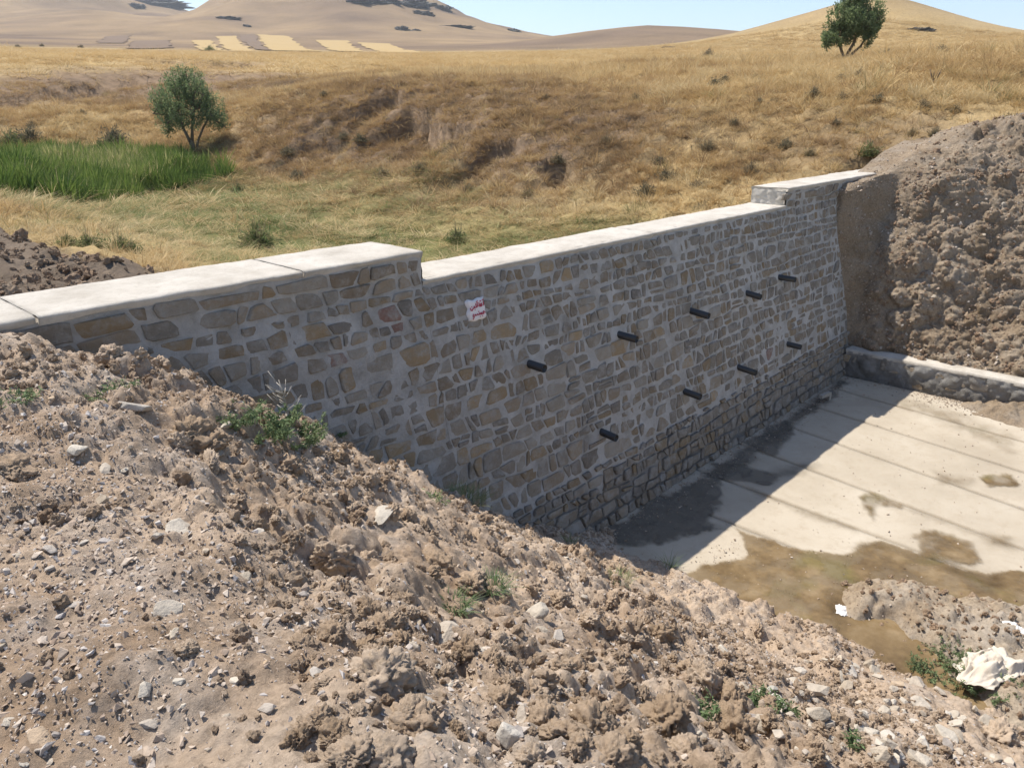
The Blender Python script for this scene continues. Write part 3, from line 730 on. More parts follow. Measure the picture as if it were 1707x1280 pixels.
w = sstep(2.6, 4.9, Ys)[:, None, None]; prof = pf[None]*(1-w)+pn[None]*w
w = sstep(5.0, 5.62, Ys)[:, None, None]; prof = prof*(1-w)+pd[None]*w
tg = np.gradient(prof, axis=1); L = np.linalg.norm(tg, axis=-1, keepdims=True); nr = np.stack([-tg[..., 1], tg[..., 0]], -1)/np.maximum(L, 1e-6)
arc = np.cumsum(L[..., 0], 1); YY = np.repeat(Ys[:, None], nt_, 1)
rough = .30+.70*sstep(5.0, 4.2, YY); rough = rough*(1-.6*sstep(5.2, 5.6, YY))
dsp = rough*(.22*fbm(YY/1.6, arc/1.6, 3, 81)+.20*domes(YY/.75, arc/.75, 83)+.15*domes(YY/.33, arc/.33, 85)+.07*domes(YY/.14, arc/.14, 87)+.03*domes(YY/.07, arc/.07, 89))
dsp = dsp*sstep(0, .25, arc) - .06
V = np.stack([prof[..., 0]+nr[..., 0]*dsp, YY, prof[..., 1]+nr[..., 1]*dsp], -1)
BKX, BKZ = V[..., 0], V[..., 2]
tag(link('spoil_bank', fast_mesh('spoil_bank', V.reshape(-1, 3), grid_faces(ns, nt_)[:, ::-1]), M['spoil']), kind='structure')
SPOIL_V = V; SPOIL_N = nr

# ------------------------------------------------------------------ near earth bank
def nonuni(lo, hi, fine, coarse, c):
    a = [lo]
    while a[-1] < hi: a.append(a[-1]+fine+(coarse-fine)*min(1, max(0, (a[-1]-c)/4)))
    return np.array(a)
bx_ = nonuni(-1.6, 7.85, .0125, .019, 2.0); by_ = np.arange(-3.6, 5.78, .0145)
BX, BY = np.meshgrid(bx_, by_, indexing='ij')
lim = 5.80-.2057*np.clip(-1.6-bank0(BX, BY), 0, None)
BYc = np.minimum(BY, lim)
def bank(x, y, fine=True):
    z = bank0(x, y)
    rough = np.clip(.16+.75*fbm(x/1.3, y/1.3, 3, 101)+.65*sstep(.75, 1.9, x)*(1-.25*sstep(3.5, 6, x))+.25*sstep(4.2, 5.3, y), .08, 1.1)
    z = z + .13*fbm(x/1.7, y/1.7, 3, 103) + .10*fbm(x/.55, y/.55, 4, 105)
    big = sstep(.42, .62, vn(x/.9, y/.9, 109))
    z = z + rough*(.24*domes(x/.5, y/.5, 107, .2, .6)*big + .11*domes(x/.22, y/.22, 111) + .042*domes(x/.10, y/.10, 113) + .05*(.4-np.abs(fbm(x/.2, y/.2, 4, 121))))
    if fine: z = z + (.35+.65*rough)*(.020*domes(x/.05, y/.05, 115) + .012*domes(x/.028, y/.028, 117)) + .014*fbm(x/.07, y/.07, 3, 119)
    edge = sstep(7.7, 7.2, x)
    z = (z-.06)*edge + (ZA-.15)*(1-edge)
    near_wall = sstep(4.9, 5.5, y); cap = np.where(x < 1.7, BLOCK-.06, 9)
    return np.where(near_wall > 0, np.minimum(z, cap*near_wall+9*(1-near_wall)), z)
BZ = bank(BX, BYc)
tag(link('earth_bank', fast_mesh('earth_bank', np.stack([BX, BYc, BZ], -1).reshape(-1, 3), grid_faces(len(bx_), len(by_))), M['soil']), kind='structure')
def bankf(x, y):
    x = np.atleast_1d(x); y = np.atleast_1d(y)
    i = np.clip(np.searchsorted(bx_, x), 0, len(bx_)-1); j = np.clip(np.searchsorted(by_, y), 0, len(by_)-1)
    return np.where((x < 7.7) & (x > -1.6) & (y > -3.6) & (y < 5.78), BZ[i, j], -99)
def heapz(x, y):
    i = np.clip(np.searchsorted(xs_h, x), 0, len(xs_h)-1); j = np.clip(np.searchsorted(ys_h, y), 0, len(ys_h)-1); return HZ[i, j]
xs_h = np.arange(6.8, 10.6, .022); ys_h = np.arange(-3.2, 2.9, .022)
def lowf(x, y):
    x = np.atleast_1d(x); y = np.atleast_1d(y)
    return np.maximum(np.maximum(bankf(x, y), np.where((x > 6.8) & (x < 10.58) & (y > -3.2) & (y < 2.88), heapz(x, y), -99)), ZA)

# ------------------------------------------------------------------ rocks and clods
def rock_mesh(name, seed, flat=.6, npts=16):
    r = random.Random(seed); bm = bmesh.new()
    for _ in range(npts):
        v = Vector((r.gauss(0, 1), r.gauss(0, 1), r.gauss(0, 1))).normalized()*r.uniform(.8, 1.0)
        v = Vector([math.copysign(abs(c)**.75, c) for c in v]); bm.verts.new((v.x*.5, v.y*.38, v.z*.5*flat))
    g = bmesh.ops.convex_hull(bm, input=bm.verts[:]); bmesh.ops.delete(bm, geom=[v for v in bm.verts if not v.link_faces], context='VERTS')
    bmesh.ops.bevel(bm, geom=bm.edges[:], offset=.022, segments=1, affect='EDGES', clamp_overlap=True)
    return bm_mesh(name, bm)
def clod_mesh(name, seed, sub=5):
    bm = bmesh.new(); bmesh.ops.create_icosphere(bm, subdivisions=sub, radius=.5); off = Vector((seed*7.1, seed*3.3, seed))
    for v in bm.verts:
        d = v.co.normalized(); p = d*1.3+off
        r_ = .46+.20*mnoise.noise(p*1.1)+.13*mnoise.noise(p*2.6)+.10*mnoise.noise(p*6)+.065*mnoise.noise(p*13)+.04*mnoise.noise(p*27)
        c = mnoise.voronoi(p*2.2)[0]; r_ += .10*(.5-c[0])
        v.co = d*r_; v.co.z *= .72
    return bm_mesh(name, bm, True)
ROCKS = [rock_mesh('rock', i, f) for i, f in enumerate((.35, .5, .7, .45, .6, .28, .8, .5, .4, .65))]
CLODS = [clod_mesh('earth_clod', i) for i in range(8)]
for me in ROCKS: me.materials.append(M['rock'])
for me in CLODS: me.materials.append(M['clod'])
PALES = [me.copy() for me in ROCKS]
for me in PALES: me.materials.clear(); me.materials.append(M['pale_rock'])
rr_ = random.Random(3)
def put(name, me, p, size, label, cat, group=None, sink=.25, tilt=.35, rz=None, stretch=None):
    o = bpy.data.objects.new(name, me); COL.objects.link(o)
    s = stretch or (rr_.uniform(.85, 1.2), rr_.uniform(.85, 1.2), rr_.uniform(.85, 1.15))
    o.scale = (size*s[0], size*s[1], size*s[2]); o.rotation_euler = (rr_.uniform(-tilt, tilt), rr_.uniform(-tilt, tilt), rr_.uniform(0, 6.28) if rz is None else rz)
    o.location = (p[0], p[1], p[2]+size*(.28-sink)); tag(o, label, cat, group); return o
def pxsize(p, npx): return npx*float(np.dot(p, VF))/FPX
NAMED = [('rock', 3, 130, 742, 40, 'pale grey flat stone tilted on the bare earth', 'pale'), ('rock', 5, 172, 777, 36, 'flat whitish stone slab lying beside the tilted pale stone', 'pale'),
         ('rock', 0, 225, 668, 58, 'grey layered slab of rock on the bank near the dam end', 'rock'), ('rock', 2, 642, 1132, 62, 'greenish grey angular rock with a sharp ridge on the bank', 'rock'),
         ('rock', 4, 689, 1070, 46, 'pale pyramid shaped stone standing beside the wedge of tan rock', 'pale'), ('rock', 1, 742, 1045, 54, 'tan wedge of rock leaning beside the pale pyramid stone', 'rock'),
         ('rock', 3, 893, 1013, 50, 'cream flat topped stone half buried below the grass tuft', 'pale'), ('rock', 6, 930, 1056, 32, 'small tan cube shaped stone below the cream flat stone', 'rock'),
         ('rock', 4, 850, 1212, 56, 'blocky ochre tan stone wedged among clods', 'pale'), ('rock', 6, 872, 1186, 40, 'brown blocky stone leaning on the ochre tan stone', 'rock'),
         ('rock', 5, 636, 850, 56, 'long pale slab of stone lying along the slope by the dam', 'pale'), ('rock', 1, 300, 872, 54, 'brown angular lump of stone on smooth gravelly earth', 'rock'),
         ('rock', 6, 350, 1247, 16, 'small white cube of stone on fine gravel', 'pale'), ('rock', 2, 376, 1193, 20, 'small rounded whitish pebble on fine gravel', 'pale'),
         ('rock', 0, 282, 1005, 60, 'thin yellowish flake of stone lying flat in gravel', 'pale'), ('rock', 4, 607, 1132, 26, 'small round pale stone beside the greenish angular rock', 'pale'),
         ('rock', 2, 1577, 1218, 50, 'large cream triangular stone at the foot of the bank', 'pale'), ('rock', 3, 1530, 1165, 42, 'long cream block among the rubble at the bank foot', 'pale'),
         ('rock', 1, 1528, 1132, 36, 'pale block at the upper edge of the rubble by green weeds', 'pale'), ('rock', 5, 1577, 1140, 36, 'tan square slab of rubble beside the green weeds', 'rock'),
         ('rock', 0, 1530, 1255, 44, 'flat cream slab at the lower end of the rubble', 'pale'), ('rock', 5, 1180, 1122, 34, 'pale bluish flat stone pressed into the slope', 'rock'),
         ('rock', 2, 714, 1165, 40, 'grey pointed stone below the greenish angular rock', 'rock'), ('rock', 6, 1205, 1080, 24, 'small upright pale stone on the lower slope', 'pale')]
CL_N = [(319, 712, 74, 'big rounded brown clod in front of the green weeds'), (352, 730, 52, 'brown clod leaning against the big rounded clod'), (1663, 1216, 54, 'reddish brown boulder of earth at the foot of the bank'),
        (265, 600, 40, 'brown clod on the bank edge against the dam wall'), (140, 572, 40, 'dark clod at the bank edge near the dam crest'), (185, 583, 46, 'wide dark clod row at the bank edge beneath the crest'),
        (985, 1190, 90, 'large crumbly tan clod with smaller lumps around it'), (1020, 1248, 84, 'large rounded tan clod standing over a deep shadow'), (940, 1210, 64, 'brown clod squeezed between blocky stones and the large tan clod'),
        (690, 1190, 76, 'wide crumbling clod below the grey pointed stone'), (838, 1155, 60, 'clod with a flat top under the wedge of tan rock'), (1110, 1180, 70, 'hollowed clod casting a deep hole of shadow'),
        (725, 930, 62, 'broken clod cluster above the grass tuft'), (790, 960, 46, 'upright tan clod beside the green grass tuft'),
        (590, 1240, 80, 'low brown clod with a dark cavity at its side'), (840, 760, 34, 'clod on the slope brink next to the yellow grass'), (20, 770, 60, 'worn brown clod on the level ground'),
        (480, 770, 50, 'clod crumbling behind the green weeds'), (565, 690+70, 40, 'small heap of earth on the brink over the dam foot'), (310, 1075, 42, 'dark little clod with a long shadow on gravel'),
        (840, 1000+130, 40, 'split brown clod in the shade of the wedge rock'), (395, 830, 40, 'knobbly clod on the trodden earth'), (930, 990, 40, 'knobbly clod on the slope below the cream stone')]
for kind, v, px, py, sz, lab, mt in NAMED:
    p = hit(px, py+sz*.25, lowf, 1.0, 12)
    if p is not None: put('rock', (PALES if mt == 'pale' else ROCKS)[v], p, pxsize(p, sz), lab, 'rock', None, .20, .45)
for i, (px, py, sz, lab) in enumerate(CL_N):
    p = hit(px, py+sz*.25, lowf, 1.0, 12)
    if p is not None: put('earth_clod', CLODS[i % 8], p, pxsize(p, sz), lab, 'clod', None, .22, .5)
def scatter_px(n, poly, seed):
    r = random.Random(seed); xs_ = [p[0] for p in poly]; ys_ = [p[1] for p in poly]; out = []
    while len(out) < n:
        x, y = r.uniform(min(xs_), max(xs_)), r.uniform(min(ys_), max(ys_)); ins = False
        for (x0, y0), (x1, y1) in zip(poly, poly[1:]+poly[:1]):
            if (y0 > y) != (y1 > y) and x < (x1-x0)*(y-y0)/(y1-y0)+x0: ins = not ins
        if ins: out.append((x, y))
    return out
LAND = [(130, 742, 'the tilted pale flat stone'), (225, 668, 'the grey layered slab'), (642, 1132, 'the greenish angular rock'), (689, 1070, 'the pale pyramid stone'), (893, 1013, 'the cream flat topped stone'), (850, 1212, 'the blocky ochre stone'),
        (636, 850, 'the long pale slab'), (300, 872, 'the brown angular lump'), (282, 1005, 'the thin yellowish flake'), (319, 712, 'the big rounded clod'), (1010, 1220, 'the large tan clods'), (690, 1190, 'the wide crumbling clod'), (1110, 1180, 'the hollowed clod'),
        (725, 930, 'the broken clod cluster'), (590, 1240, 'the clod with a dark cavity'), (20, 770, 'the worn brown clod'), (480, 735, 'the weed mat'), (775, 832, 'the yellow green grass tuft'), (755, 1010, 'the small green grass tuft'), (1170, 1185, 'the bright green seedling'),
        (1290, 1180, 'the stretched weed patch'), (1430, 1238, 'the tiny green weed'), (1030, 965, 'the dry straw tuft'), (1115, 945, 'the shadow edge of the apron'), (1577, 1218, 'the large cream triangular stone'), (1530, 1165, 'the long cream block'), (1528, 1132, 'the pale block by the weeds'),
        (1663, 1216, 'the reddish brown boulder of earth'), (1530, 1255, 'the flat cream slab'), (376, 1193, 'the small rounded whitish pebble'), (1205, 1080, 'the small upright pale stone'), (165, 655, 'the flat green weed'), (20, 668, 'the small yellow green weed'), (310, 1075, 'the dark little clod'), (480, 770, 'the clod crumbling behind the weeds')]
LP_ = []
for px, py, t in LAND:
    q = hit(px, py, lowf, 1.0, 14)
    if q is not None: LP_.append((q, t))
def beside(p):
    return min(LP_, key=lambda e: np.linalg.norm(e[0]-p))[1]
BANKPX = [(0, 600), (120, 580), (420, 720), (860, 890), (1100, 960), (1480, 1120), (1700, 1230), (1700, 1275), (0, 1275)]
for k, (px, py) in enumerate(scatter_px(190, [(60, 620), (420, 730), (860, 890), (1100, 960), (1420, 1100), (1500, 1275), (500, 1275), (400, 900)], 21)):
    p = hit(px, py, lowf, 1.0, 12)
    if p is None: continue
    sz = min(rr_.lognormvariate(math.log(.068), .45), .2)
    put('earth_clod', CLODS[k % 8], p, sz, ('fist sized' if sz > .085 else 'small' if sz > .055 else 'tiny')+' loose crumbly clod near '+beside(p), 'clod', 'loose clods on the earth bank', .24, 1.2)
for k, (px, py) in enumerate(scatter_px(120, BANKPX, 22)):
    p = hit(px, py, lowf, 1.0, 12)
    if p is None: continue
    sz = min(rr_.lognormvariate(math.log(.034), .5), .11)
    put('rock', (PALES if rr_.random() < .2 else ROCKS)[k % 10], p, sz, ('chunky' if sz > .05 else 'small' if sz > .033 else 'tiny')+' loose angular stone near '+beside(p), 'rock', 'loose stones on the earth bank', .16, .5)
for k, (px, py) in enumerate(scatter_px(125, [(1200, 1160), (1380, 1090), (1480, 1110), (1600, 1160), (1690, 1240), (1690, 1276), (1330, 1276)], 23)):
    p = hit(px, py, lowf, 1.0, 14)
    if p is None: continue
    sz = min(rr_.lognormvariate(math.log(.085), .4), .2)
    put('rock', (PALES if rr_.random() < .8 else ROCKS)[k % 10], p, sz, ('large' if sz > .12 else 'middling' if sz > .08 else 'small')+' angular rubble stone near '+beside(p), 'rock', 'rubble stones at the bank foot', .12, .6)
# stones spread over the spoil bank and under the side wall
r4 = random.Random(9)
for k in range(60):
    i = int((r4.uniform(.5, 4.6)+5.5)/11.6*ns); j = int(r4.uniform(.08, .8)*nt_); p = SPOIL_V[i, j]
    sz = r4.uniform(.05, .13); part_ = ('just above the low basin wall' if p[2] < -3.9 else 'in the lower face of the spoil bank' if p[2] < -2.7 else 'in the upper face of the spoil bank' if p[2] < -1.3 else 'on the rounded top of the spoil bank')+(' close to the dam' if p[1] > 3.6 else '' if p[1] > 2 else ' away from the dam')
    put('rock', ROCKS[k % 10], p, sz, ('larger' if sz > .1 else 'small' if sz > .075 else 'tiny')+' grey stone '+part_, 'rock', 'stones in the spoil bank', .22, 1.0)

# ------------------------------------------------------------------ point instancing for stuff
def stuff(name, srcs, P, rot, scl, idx, tint, mat):
    """srcs: list of (V,F) pieces kept inside the mesh; P points that receive them"""
    V = [np.asarray(P, dtype=np.float32)]; src = [np.full(len(P), -1)]; F = []; b = len(P)
    for k, (v, f) in enumerate(srcs):
        V.append(np.asarray(v, dtype=np.float32)); src.append(np.full(len(v), k)); F += [tuple(i+b for i in q) for q in f]; b += len(v)
    n = b; extra = n-len(P)
    me = bpy.data.meshes.new(name); me.from_pydata(np.concatenate(V).tolist(), [], F); me.update(); me.materials.append(mat)
    pad = lambda a, d: np.concatenate([a, np.zeros((extra,)+a.shape[1:])])
    attr(me, 'src', np.concatenate(src), 'INT'); attr(me, 'rot', pad(np.asarray(rot), 0), 'FLOAT_VECTOR')
    attr(me, 'scl', pad(np.asarray(scl), 0), 'FLOAT_VECTOR'); attr(me, 'idx', pad(np.asarray(idx), 0), 'INT'); attr(me, 'tint', pad(np.asarray(tint), 0))
    o = tag(link(name, me), kind='stuff')
    g = bpy.data.node_groups.new(name+'_scatter', 'GeometryNodeTree')
    g.interface.new_socket('Geometry', in_out='INPUT', socket_type='NodeSocketGeometry'); g.interface.new_socket('Geometry', in_out='OUTPUT', socket_type='NodeSocketGeometry')
    gi, go = g.nodes.new('NodeGroupInput'), g.nodes.new('NodeGroupOutput')
    def named(nm, t):
        x = g.nodes.new('GeometryNodeInputNamedAttribute'); x.data_type = t; x.inputs['Name'].default_value = nm; return x.outputs['Attribute']
    sid = named('src', 'INT')
    def sep(k):
        c = g.nodes.new('FunctionNodeCompare'); c.data_type = 'INT'; c.operation = 'EQUAL'; c.inputs[3].default_value = k; g.links.new(sid, c.inputs[2])
        s = g.nodes.new('GeometryNodeSeparateGeometry'); s.domain = 'POINT'; g.links.new(gi.outputs[0], s.inputs[0]); g.links.new(c.outputs[0], s.inputs[1]); return s.outputs[0]
    gti = g.nodes.new('GeometryNodeGeometryToInstance')
    for k in reversed(range(len(srcs))): g.links.new(sep(k), gti.inputs[0])
    iop = g.nodes.new('GeometryNodeInstanceOnPoints'); g.links.new(sep(-1), iop.inputs['Points']); g.links.new(gti.outputs[0], iop.inputs['Instance'])
    iop.inputs['Pick Instance'].default_value = True; g.links.new(named('idx', 'INT'), iop.inputs['Instance Index'])
    g.links.new(named('rot', 'FLOAT_VECTOR'), iop.inputs['Rotation']); g.links.new(named('scl', 'FLOAT_VECTOR'), iop.inputs['Scale'])
    g.links.new(iop.outputs[0], go.inputs[0])
    md = o.modifiers.new('scatter', 'NODES'); md.node_group = g
    return o
def blades(n, h, spread, lean, width, seed, segs=3, droop=.5):
    r = random.Random(seed); V, F = [], []
    for _ in range(n):
        a = r.uniform(0, 6.283); d = spread*math.sqrt(r.random()); x0, y0 = d*math.cos(a), d*math.sin(a)
        b = a+r.gauss(0, .8); ln = lean*r.uniform(.3, 1.3); hh = h*r.uniform(.5, 1.1); wd = width*r.uniform(.6, 1.3)
        cx, cy = -math.sin(b+r.uniform(-1, 1)), math.cos(b+r.uniform(-1, 1)); k0 = len(V)
        for s in range(segs+1):
            t = s/segs; o = ln*(t+droop*t*t); z = hh*(t-droop*.45*t*t*min(1, ln/h*1.5)); ww = wd*(1-t)**.7*.5+wd*.04
            x, y = x0+math.cos(b)*o, y0+math.sin(b)*o; V += [(x-cx*ww, y-cy*ww, z), (x+cx*ww, y+cy*ww, z)]
        for s in range(segs): F.append((k0+2*s, k0+2*s+1, k0+2*s+3, k0+2*s+2))
    return V, F
def rand_rot(n, tilt, rng): return np.stack([rng.normal(0, tilt, n), rng.normal(0, tilt, n), rng.uniform(0, 6.283, n)], -1)

# gravel over the near bank, the heap and the spoil bank
def chip(seed):
    r = random.Random(seed); bm = bmesh.new()
    for _ in range(9):
        v = Vector((r.gauss(0, 1), r.gauss(0, 1), r.gauss(0, 1))).normalized(); bm.verts.new((v.x*.5, v.y*.42, v.z*.3))
    bmesh.ops.convex_hull(bm, input=bm.verts[:]); bm.verts.ensure_lookup_table(); bm.verts.index_update()
    used = [v for v in bm.verts if v.link_faces]; ix = {v: i for i, v in enumerate(used)}
    out = ([tuple(v.co) for v in used], [tuple(ix[v] for v in f.verts) for f in bm.faces]); bm.free(); return out
CH = [chip(i) for i in range(6)]
rg = np.random.default_rng(31)
n = 330000; x = rg.uniform(-1.2, 7.4, n); y = rg.uniform(-2.5, 5.7, n)
keep = rg.random(n) < np.clip(.35+.9*fbm(x/.8, y/.8, 3, 131)+.5*(x < 1.6), .08, 1)
ty = 5.7-.2057*np.clip(-1.6-bank0(x, y), 0, None)
keep &= y < ty; x, y = x[keep], y[keep]; z = bankf(x, y)
sz = np.clip(rg.lognormal(math.log(.0105), .6, len(x)), .004, .05)
stuff('gravel', CH, np.stack([x, y, z+sz*.1], -1), rand_rot(len(x), .5, rg), np.stack([sz, sz, sz], -1)*rg.uniform(.7, 1.3, (len(x), 3)), rg.integers(0, 6, len(x)), np.clip(rg.beta(1.6, 1.9, len(x)), 0, 1), M['gravel'])
CR = []
for i in range(6):
    bm = bmesh.new(); bmesh.ops.create_icosphere(bm, subdivisions=3, radius=.5)
    for v in bm.verts:
        d = v.co.normalized(); p = d+Vector((i*5.3, 1, 2)); v.co = d*(.42+.24*mnoise.noise(p*1.4)+.15*mnoise.noise(p*3.3)+.09*mnoise.noise(p*8)); v.co.z *= .75
    bm.verts.index_update(); CR.append(([tuple(v.co) for v in bm.verts], [tuple(v.index for v in f.verts) for f in bm.faces])); bm.free()
n = 60000; x = rg.uniform(-1.2, 7.4, n); y = rg.uniform(-2.5, 5.7, n)
keep = rg.random(n) < np.clip(.02+1.4*fbm(x/.7, y/.7, 4, 171)+.46*sstep(.8, 2.0, x)+.2*sstep(4, 5.3, y), .02, 1); keep &= y < 5.68-.2057*np.clip(-1.6-bank0(x, y), 0, None)
x, y = x[keep], y[keep]; z = bankf(x, y); sz = np.clip(rg.lognormal(math.log(.021), .6, len(x)), .007, .09)
stuff('crumbled_earth', CR, np.stack([x, y, z+sz*.12], -1), rand_rot(len(x), 1.2, rg), np.stack([sz, sz, sz], -1)*rg.uniform(.75, 1.3, (len(x), 3)), rg.integers(0, 6, len(x)), np.clip(.5+.22*fbm(x/.9, y/.9, 3, 173)+.17*rg.normal(0, 1, len(x)), 0, 1), M['crumb'])
n = 8000; i = rg.integers(0, ns, n); j = rg.integers(0, int(nt_*.95), n); P = SPOIL_V[i, j]; sz = np.clip(rg.lognormal(math.log(.04), .55, n), .015, .17)*(1-.6*(P[:, 1] > 5.0))
stuff('crumbled_earth', CR, P, rand_rot(n, 1.2, rg), np.stack([sz, sz, sz], -1), rg.integers(0, 6, n), np.clip(.02+.12*rg.normal(0, 1, n), 0, .4), M['crumb'])
n = 14000; x = rg.uniform(-7, 3.6, n); y = rg.uniform(6.7, 14.5, n); k = rg.random(n) < zonecol(x, y)[2]*np.clip(.6+fbm(x, y, 3, 177), .1, 1); x, y = x[k], y[k]; sz = np.clip(rg.lognormal(math.log(.045), .6, len(x)), .012, .22)
stuff('crumbled_earth', CR, np.stack([x, y, HG(x, y)+sz*.1], -1), rand_rot(len(x), 1.2, rg), np.stack([sz, sz, sz*.8], -1), rg.integers(0, 6, len(x)), np.clip(.22+.2*rg.normal(0, 1, len(x)), 0, .9), M['crumb'])
n = 26000; i = rg.integers(0, ns, n); j = rg.integers(0, int(nt_*.95), n); P = SPOIL_V[i, j]+rg.normal(0, .01, (n, 3))
sz = np.clip(rg.lognormal(math.log(.026), .5, n), .01, .09)
stuff('gravel', CH, P, rand_rot(n, .9, rg), np.stack([sz, sz, sz], -1)*rg.uniform(.7, 1.3, (n, 3)), rg.integers(0, 6, n), np.clip(rg.beta(1.5, 2.4, n), 0, 1)*.9, M['gravel'])
n = 9000; x = rg.uniform(6.85, 10.5, n); y = rg.uniform(-3, 2.8, n); s_ = poly_mask(HP, x, y)+.3*rg.normal(0, 1, n)**2*-.3
k_ = s_ > -.12; x, y = x[k_], y[k_]; z = np.maximum(heapz(x, y), ZA); sz = np.clip(rg.lognormal(math.log(.014), .5, len(x)), .005, .05)
stuff('gravel', CH, np.stack([x, y, z], -1), rand_rot(len(x), .5, rg), np.stack([sz, sz, sz], -1), rg.integers(0, 6, len(x)), np.clip(rg.beta(1.6, 2.2, len(x)), 0, 1), M['gravel'])
k_ = rg.random(len(x)) < .42; x, y, z = x[k_], y[k_], z[k_]; sz = np.clip(rg.lognormal(math.log(.03), .6, len(x)), .01, .11)
stuff('crumbled_earth', CR, np.stack([x, y, z], -1), rand_rot(len(x), 1.2, rg), np.stack([sz, sz, sz], -1), rg.integers(0, 6, len(x)), np.clip(.15+.15*rg.normal(0, 1, len(x)), 0, .6), M['crumb'])
# grit fallen on the apron, against the dam foot and the side wall
n = 2600; x = np.concatenate([rg.uniform(7, 15.3, n), 15.38-np.abs(rg.normal(0, .25, n)), rg.uniform(7, 15.3, 700)]); y = np.concatenate([4.95-np.abs(rg.normal(0, .22, n)), rg.normal(2.2, 1.0, n), rg.uniform(-1, 4.9, 700)])
xm = rg.uniform(7.1, 10.5, 4000); ym = rg.uniform(-.5, 3.9, 4000); k_ = poly_mask([(1225, 895), (1400, 930), (1470, 918), (1610, 965), (1760, 975), (1760, 1060), (1500, 1010), (1560, 1090), (1380, 1075), (1120, 960)], xm, ym) > -.05; xm, ym = xm[k_], ym[k_]; x = np.concatenate([x, xm]); y = np.concatenate([y, ym])
y = np.minimum(y, 4.97); sz = np.clip(rg.lognormal(math.log(.016), .5, len(x)), .006, .06)
stuff('grit', CH, np.stack([x, y, np.full(len(x), ZA+.008)], -1), rand_rot(len(x), .4, rg), np.stack([sz, sz, sz], -1), rg.integers(0, 6, len(x)), np.clip(rg.beta(1.6, 2.2, len(x)), 0, 1)*.8, M['gravel'])

# fan of earth spilled over the side wall
c0 = on_z(1650, 705, ZA); xs2 = np.arange(13.6, XW+.02, .025); ys2 = np.arange(.2, 3.7, .025); X2, Y2 = np.meshgrid(xs2, ys2, indexing='ij')
e = np.hypot((X2-XW)/.85, (Y2-c0[1]+.5)/1.15); Z2 = ZA-.02+.24*sstep(1.05, 0, e+.25*fbm(X2*3, Y2*3, 4, 141))*(1+.5*fbm(X2*6, Y2*6, 3, 143))+sstep(1, .6, e)*.05*domes(X2/.12, Y2/.12, 145)
tag(link('spilled_earth', fast_mesh('spilled_earth', np.stack([X2, Y2, Z2], -1).reshape(-1, 3), grid_faces(len(xs2), len(ys2))), M['spoil']), kind='structure')

# ------------------------------------------------------------------ grass
rg = np.random.default_rng(77)
DRY = [blades(26, .30, .10, .20, .011, s, 3, .6) for s in range(3)] + [blades(22, .20, .14, .22, .012, 10+s, 3, 1.0) for s in range(2)] + [blades(30, .16, .20, .30, .012, 20, 3, 1.4)]
def ring_points(n, rmax, rmin=8.5):
    r = rmin+(rmax-rmin)*rg.random(n)**.72; a = HEAD+rg.uniform(-.80, .80, n); return r*np.cos(a), r*np.sin(a)
x, y = ring_points(150000, 62)
k = (y > 6.55) | ((x > 19.6))
x, y = x[k], y[k]; b_, g_, l_ = zonecol(x, y); d_, o_ = valley(x, y)
dens = np.clip(1.0-.35*b_, .04, 1)*np.clip(.62+.9*fbm(x/1.6, y/1.6, 3, 151), .1, 1); dens = np.where(l_ > .3, .05, dens)
k = rg.random(len(x)) < dens; x, y, b_, g_ = x[k], y[k], b_[k], g_[k]; z = HG(x, y)
tint = np.clip(.17+.26*fbm(x/2.2, y/2.2, 4, 153)+.26*b_+.10*rg.normal(0, 1, len(x))+.16*fbm(x/.7, y/.7, 2, 157), 0, .58)
gn = np.clip(g_+.25*fbm(x/1.2, y/1.2, 3, 155)+.12*rg.normal(0, 1, len(x)), 0, 1)
tint = np.where(gn > .3, np.where(rg.random(len(x)) < .45, tint*.8, .56+.34*gn), tint)
r_ = np.hypot(x, y); s = rg.lognormal(0, .28, len(x))*(1-.35*b_)*(1+.006*r_)*(.42+.5*sstep(9, 30, r_)); idx = np.where(g_ > .35, rg.integers(3, 6, len(x)), rg.integers(0, 5, len(x)))
stuff('dry_grass', DRY, np.stack([x, y, z-.02], -1), rand_rot(len(x), .14, rg), np.stack([s, s, s*rg.uniform(.8, 1.25, len(x))], -1), idx, tint, M['grass'])
n = 60000; x = rg.uniform(11, 30, n); y = rg.uniform(9, 46, n); b_, g_, l_ = zonecol(x, y); k = (rg.random(n) < b_*1.1*np.clip(.55+1.1*fbm(x/.6, y/.6, 2, 159), .05, 1)); x, y, b_ = x[k], y[k], b_[k]
s = rg.lognormal(-.45, .35, len(x)); stuff('dry_grass', DRY, np.stack([x, y, HG(x, y)-.02], -1), rand_rot(len(x), .25, rg), np.stack([s, s, s], -1), rg.integers(0, 6, len(x)), np.clip(.42+.12*rg.normal(0, 1, len(x))+.15*fbm(x/1.5, y/1.5, 2, 158), .1, .58), M['grass'])
x, y = ring_points(60000, 210, 60); b_, g_, l_ = zonecol(x, y); k = rg.random(len(x)) < 1-.7*b_; x, y, b_ = x[k], y[k], b_[k]; z = HG(x, y)
s = rg.lognormal(.35, .3, len(x)); tint = np.clip(.14+.16*fbm(x/6, y/6, 3, 153)+.1*b_+.08*rg.normal(0, 1, len(x)), 0, .5)
stuff('dry_grass', DRY, np.stack([x, y, z-.03], -1), rand_rot(len(x), .1, rg), np.stack([s*1.7, s*1.7, s*.9], -1), rg.integers(0, 6, len(x)), tint, M['grass'])

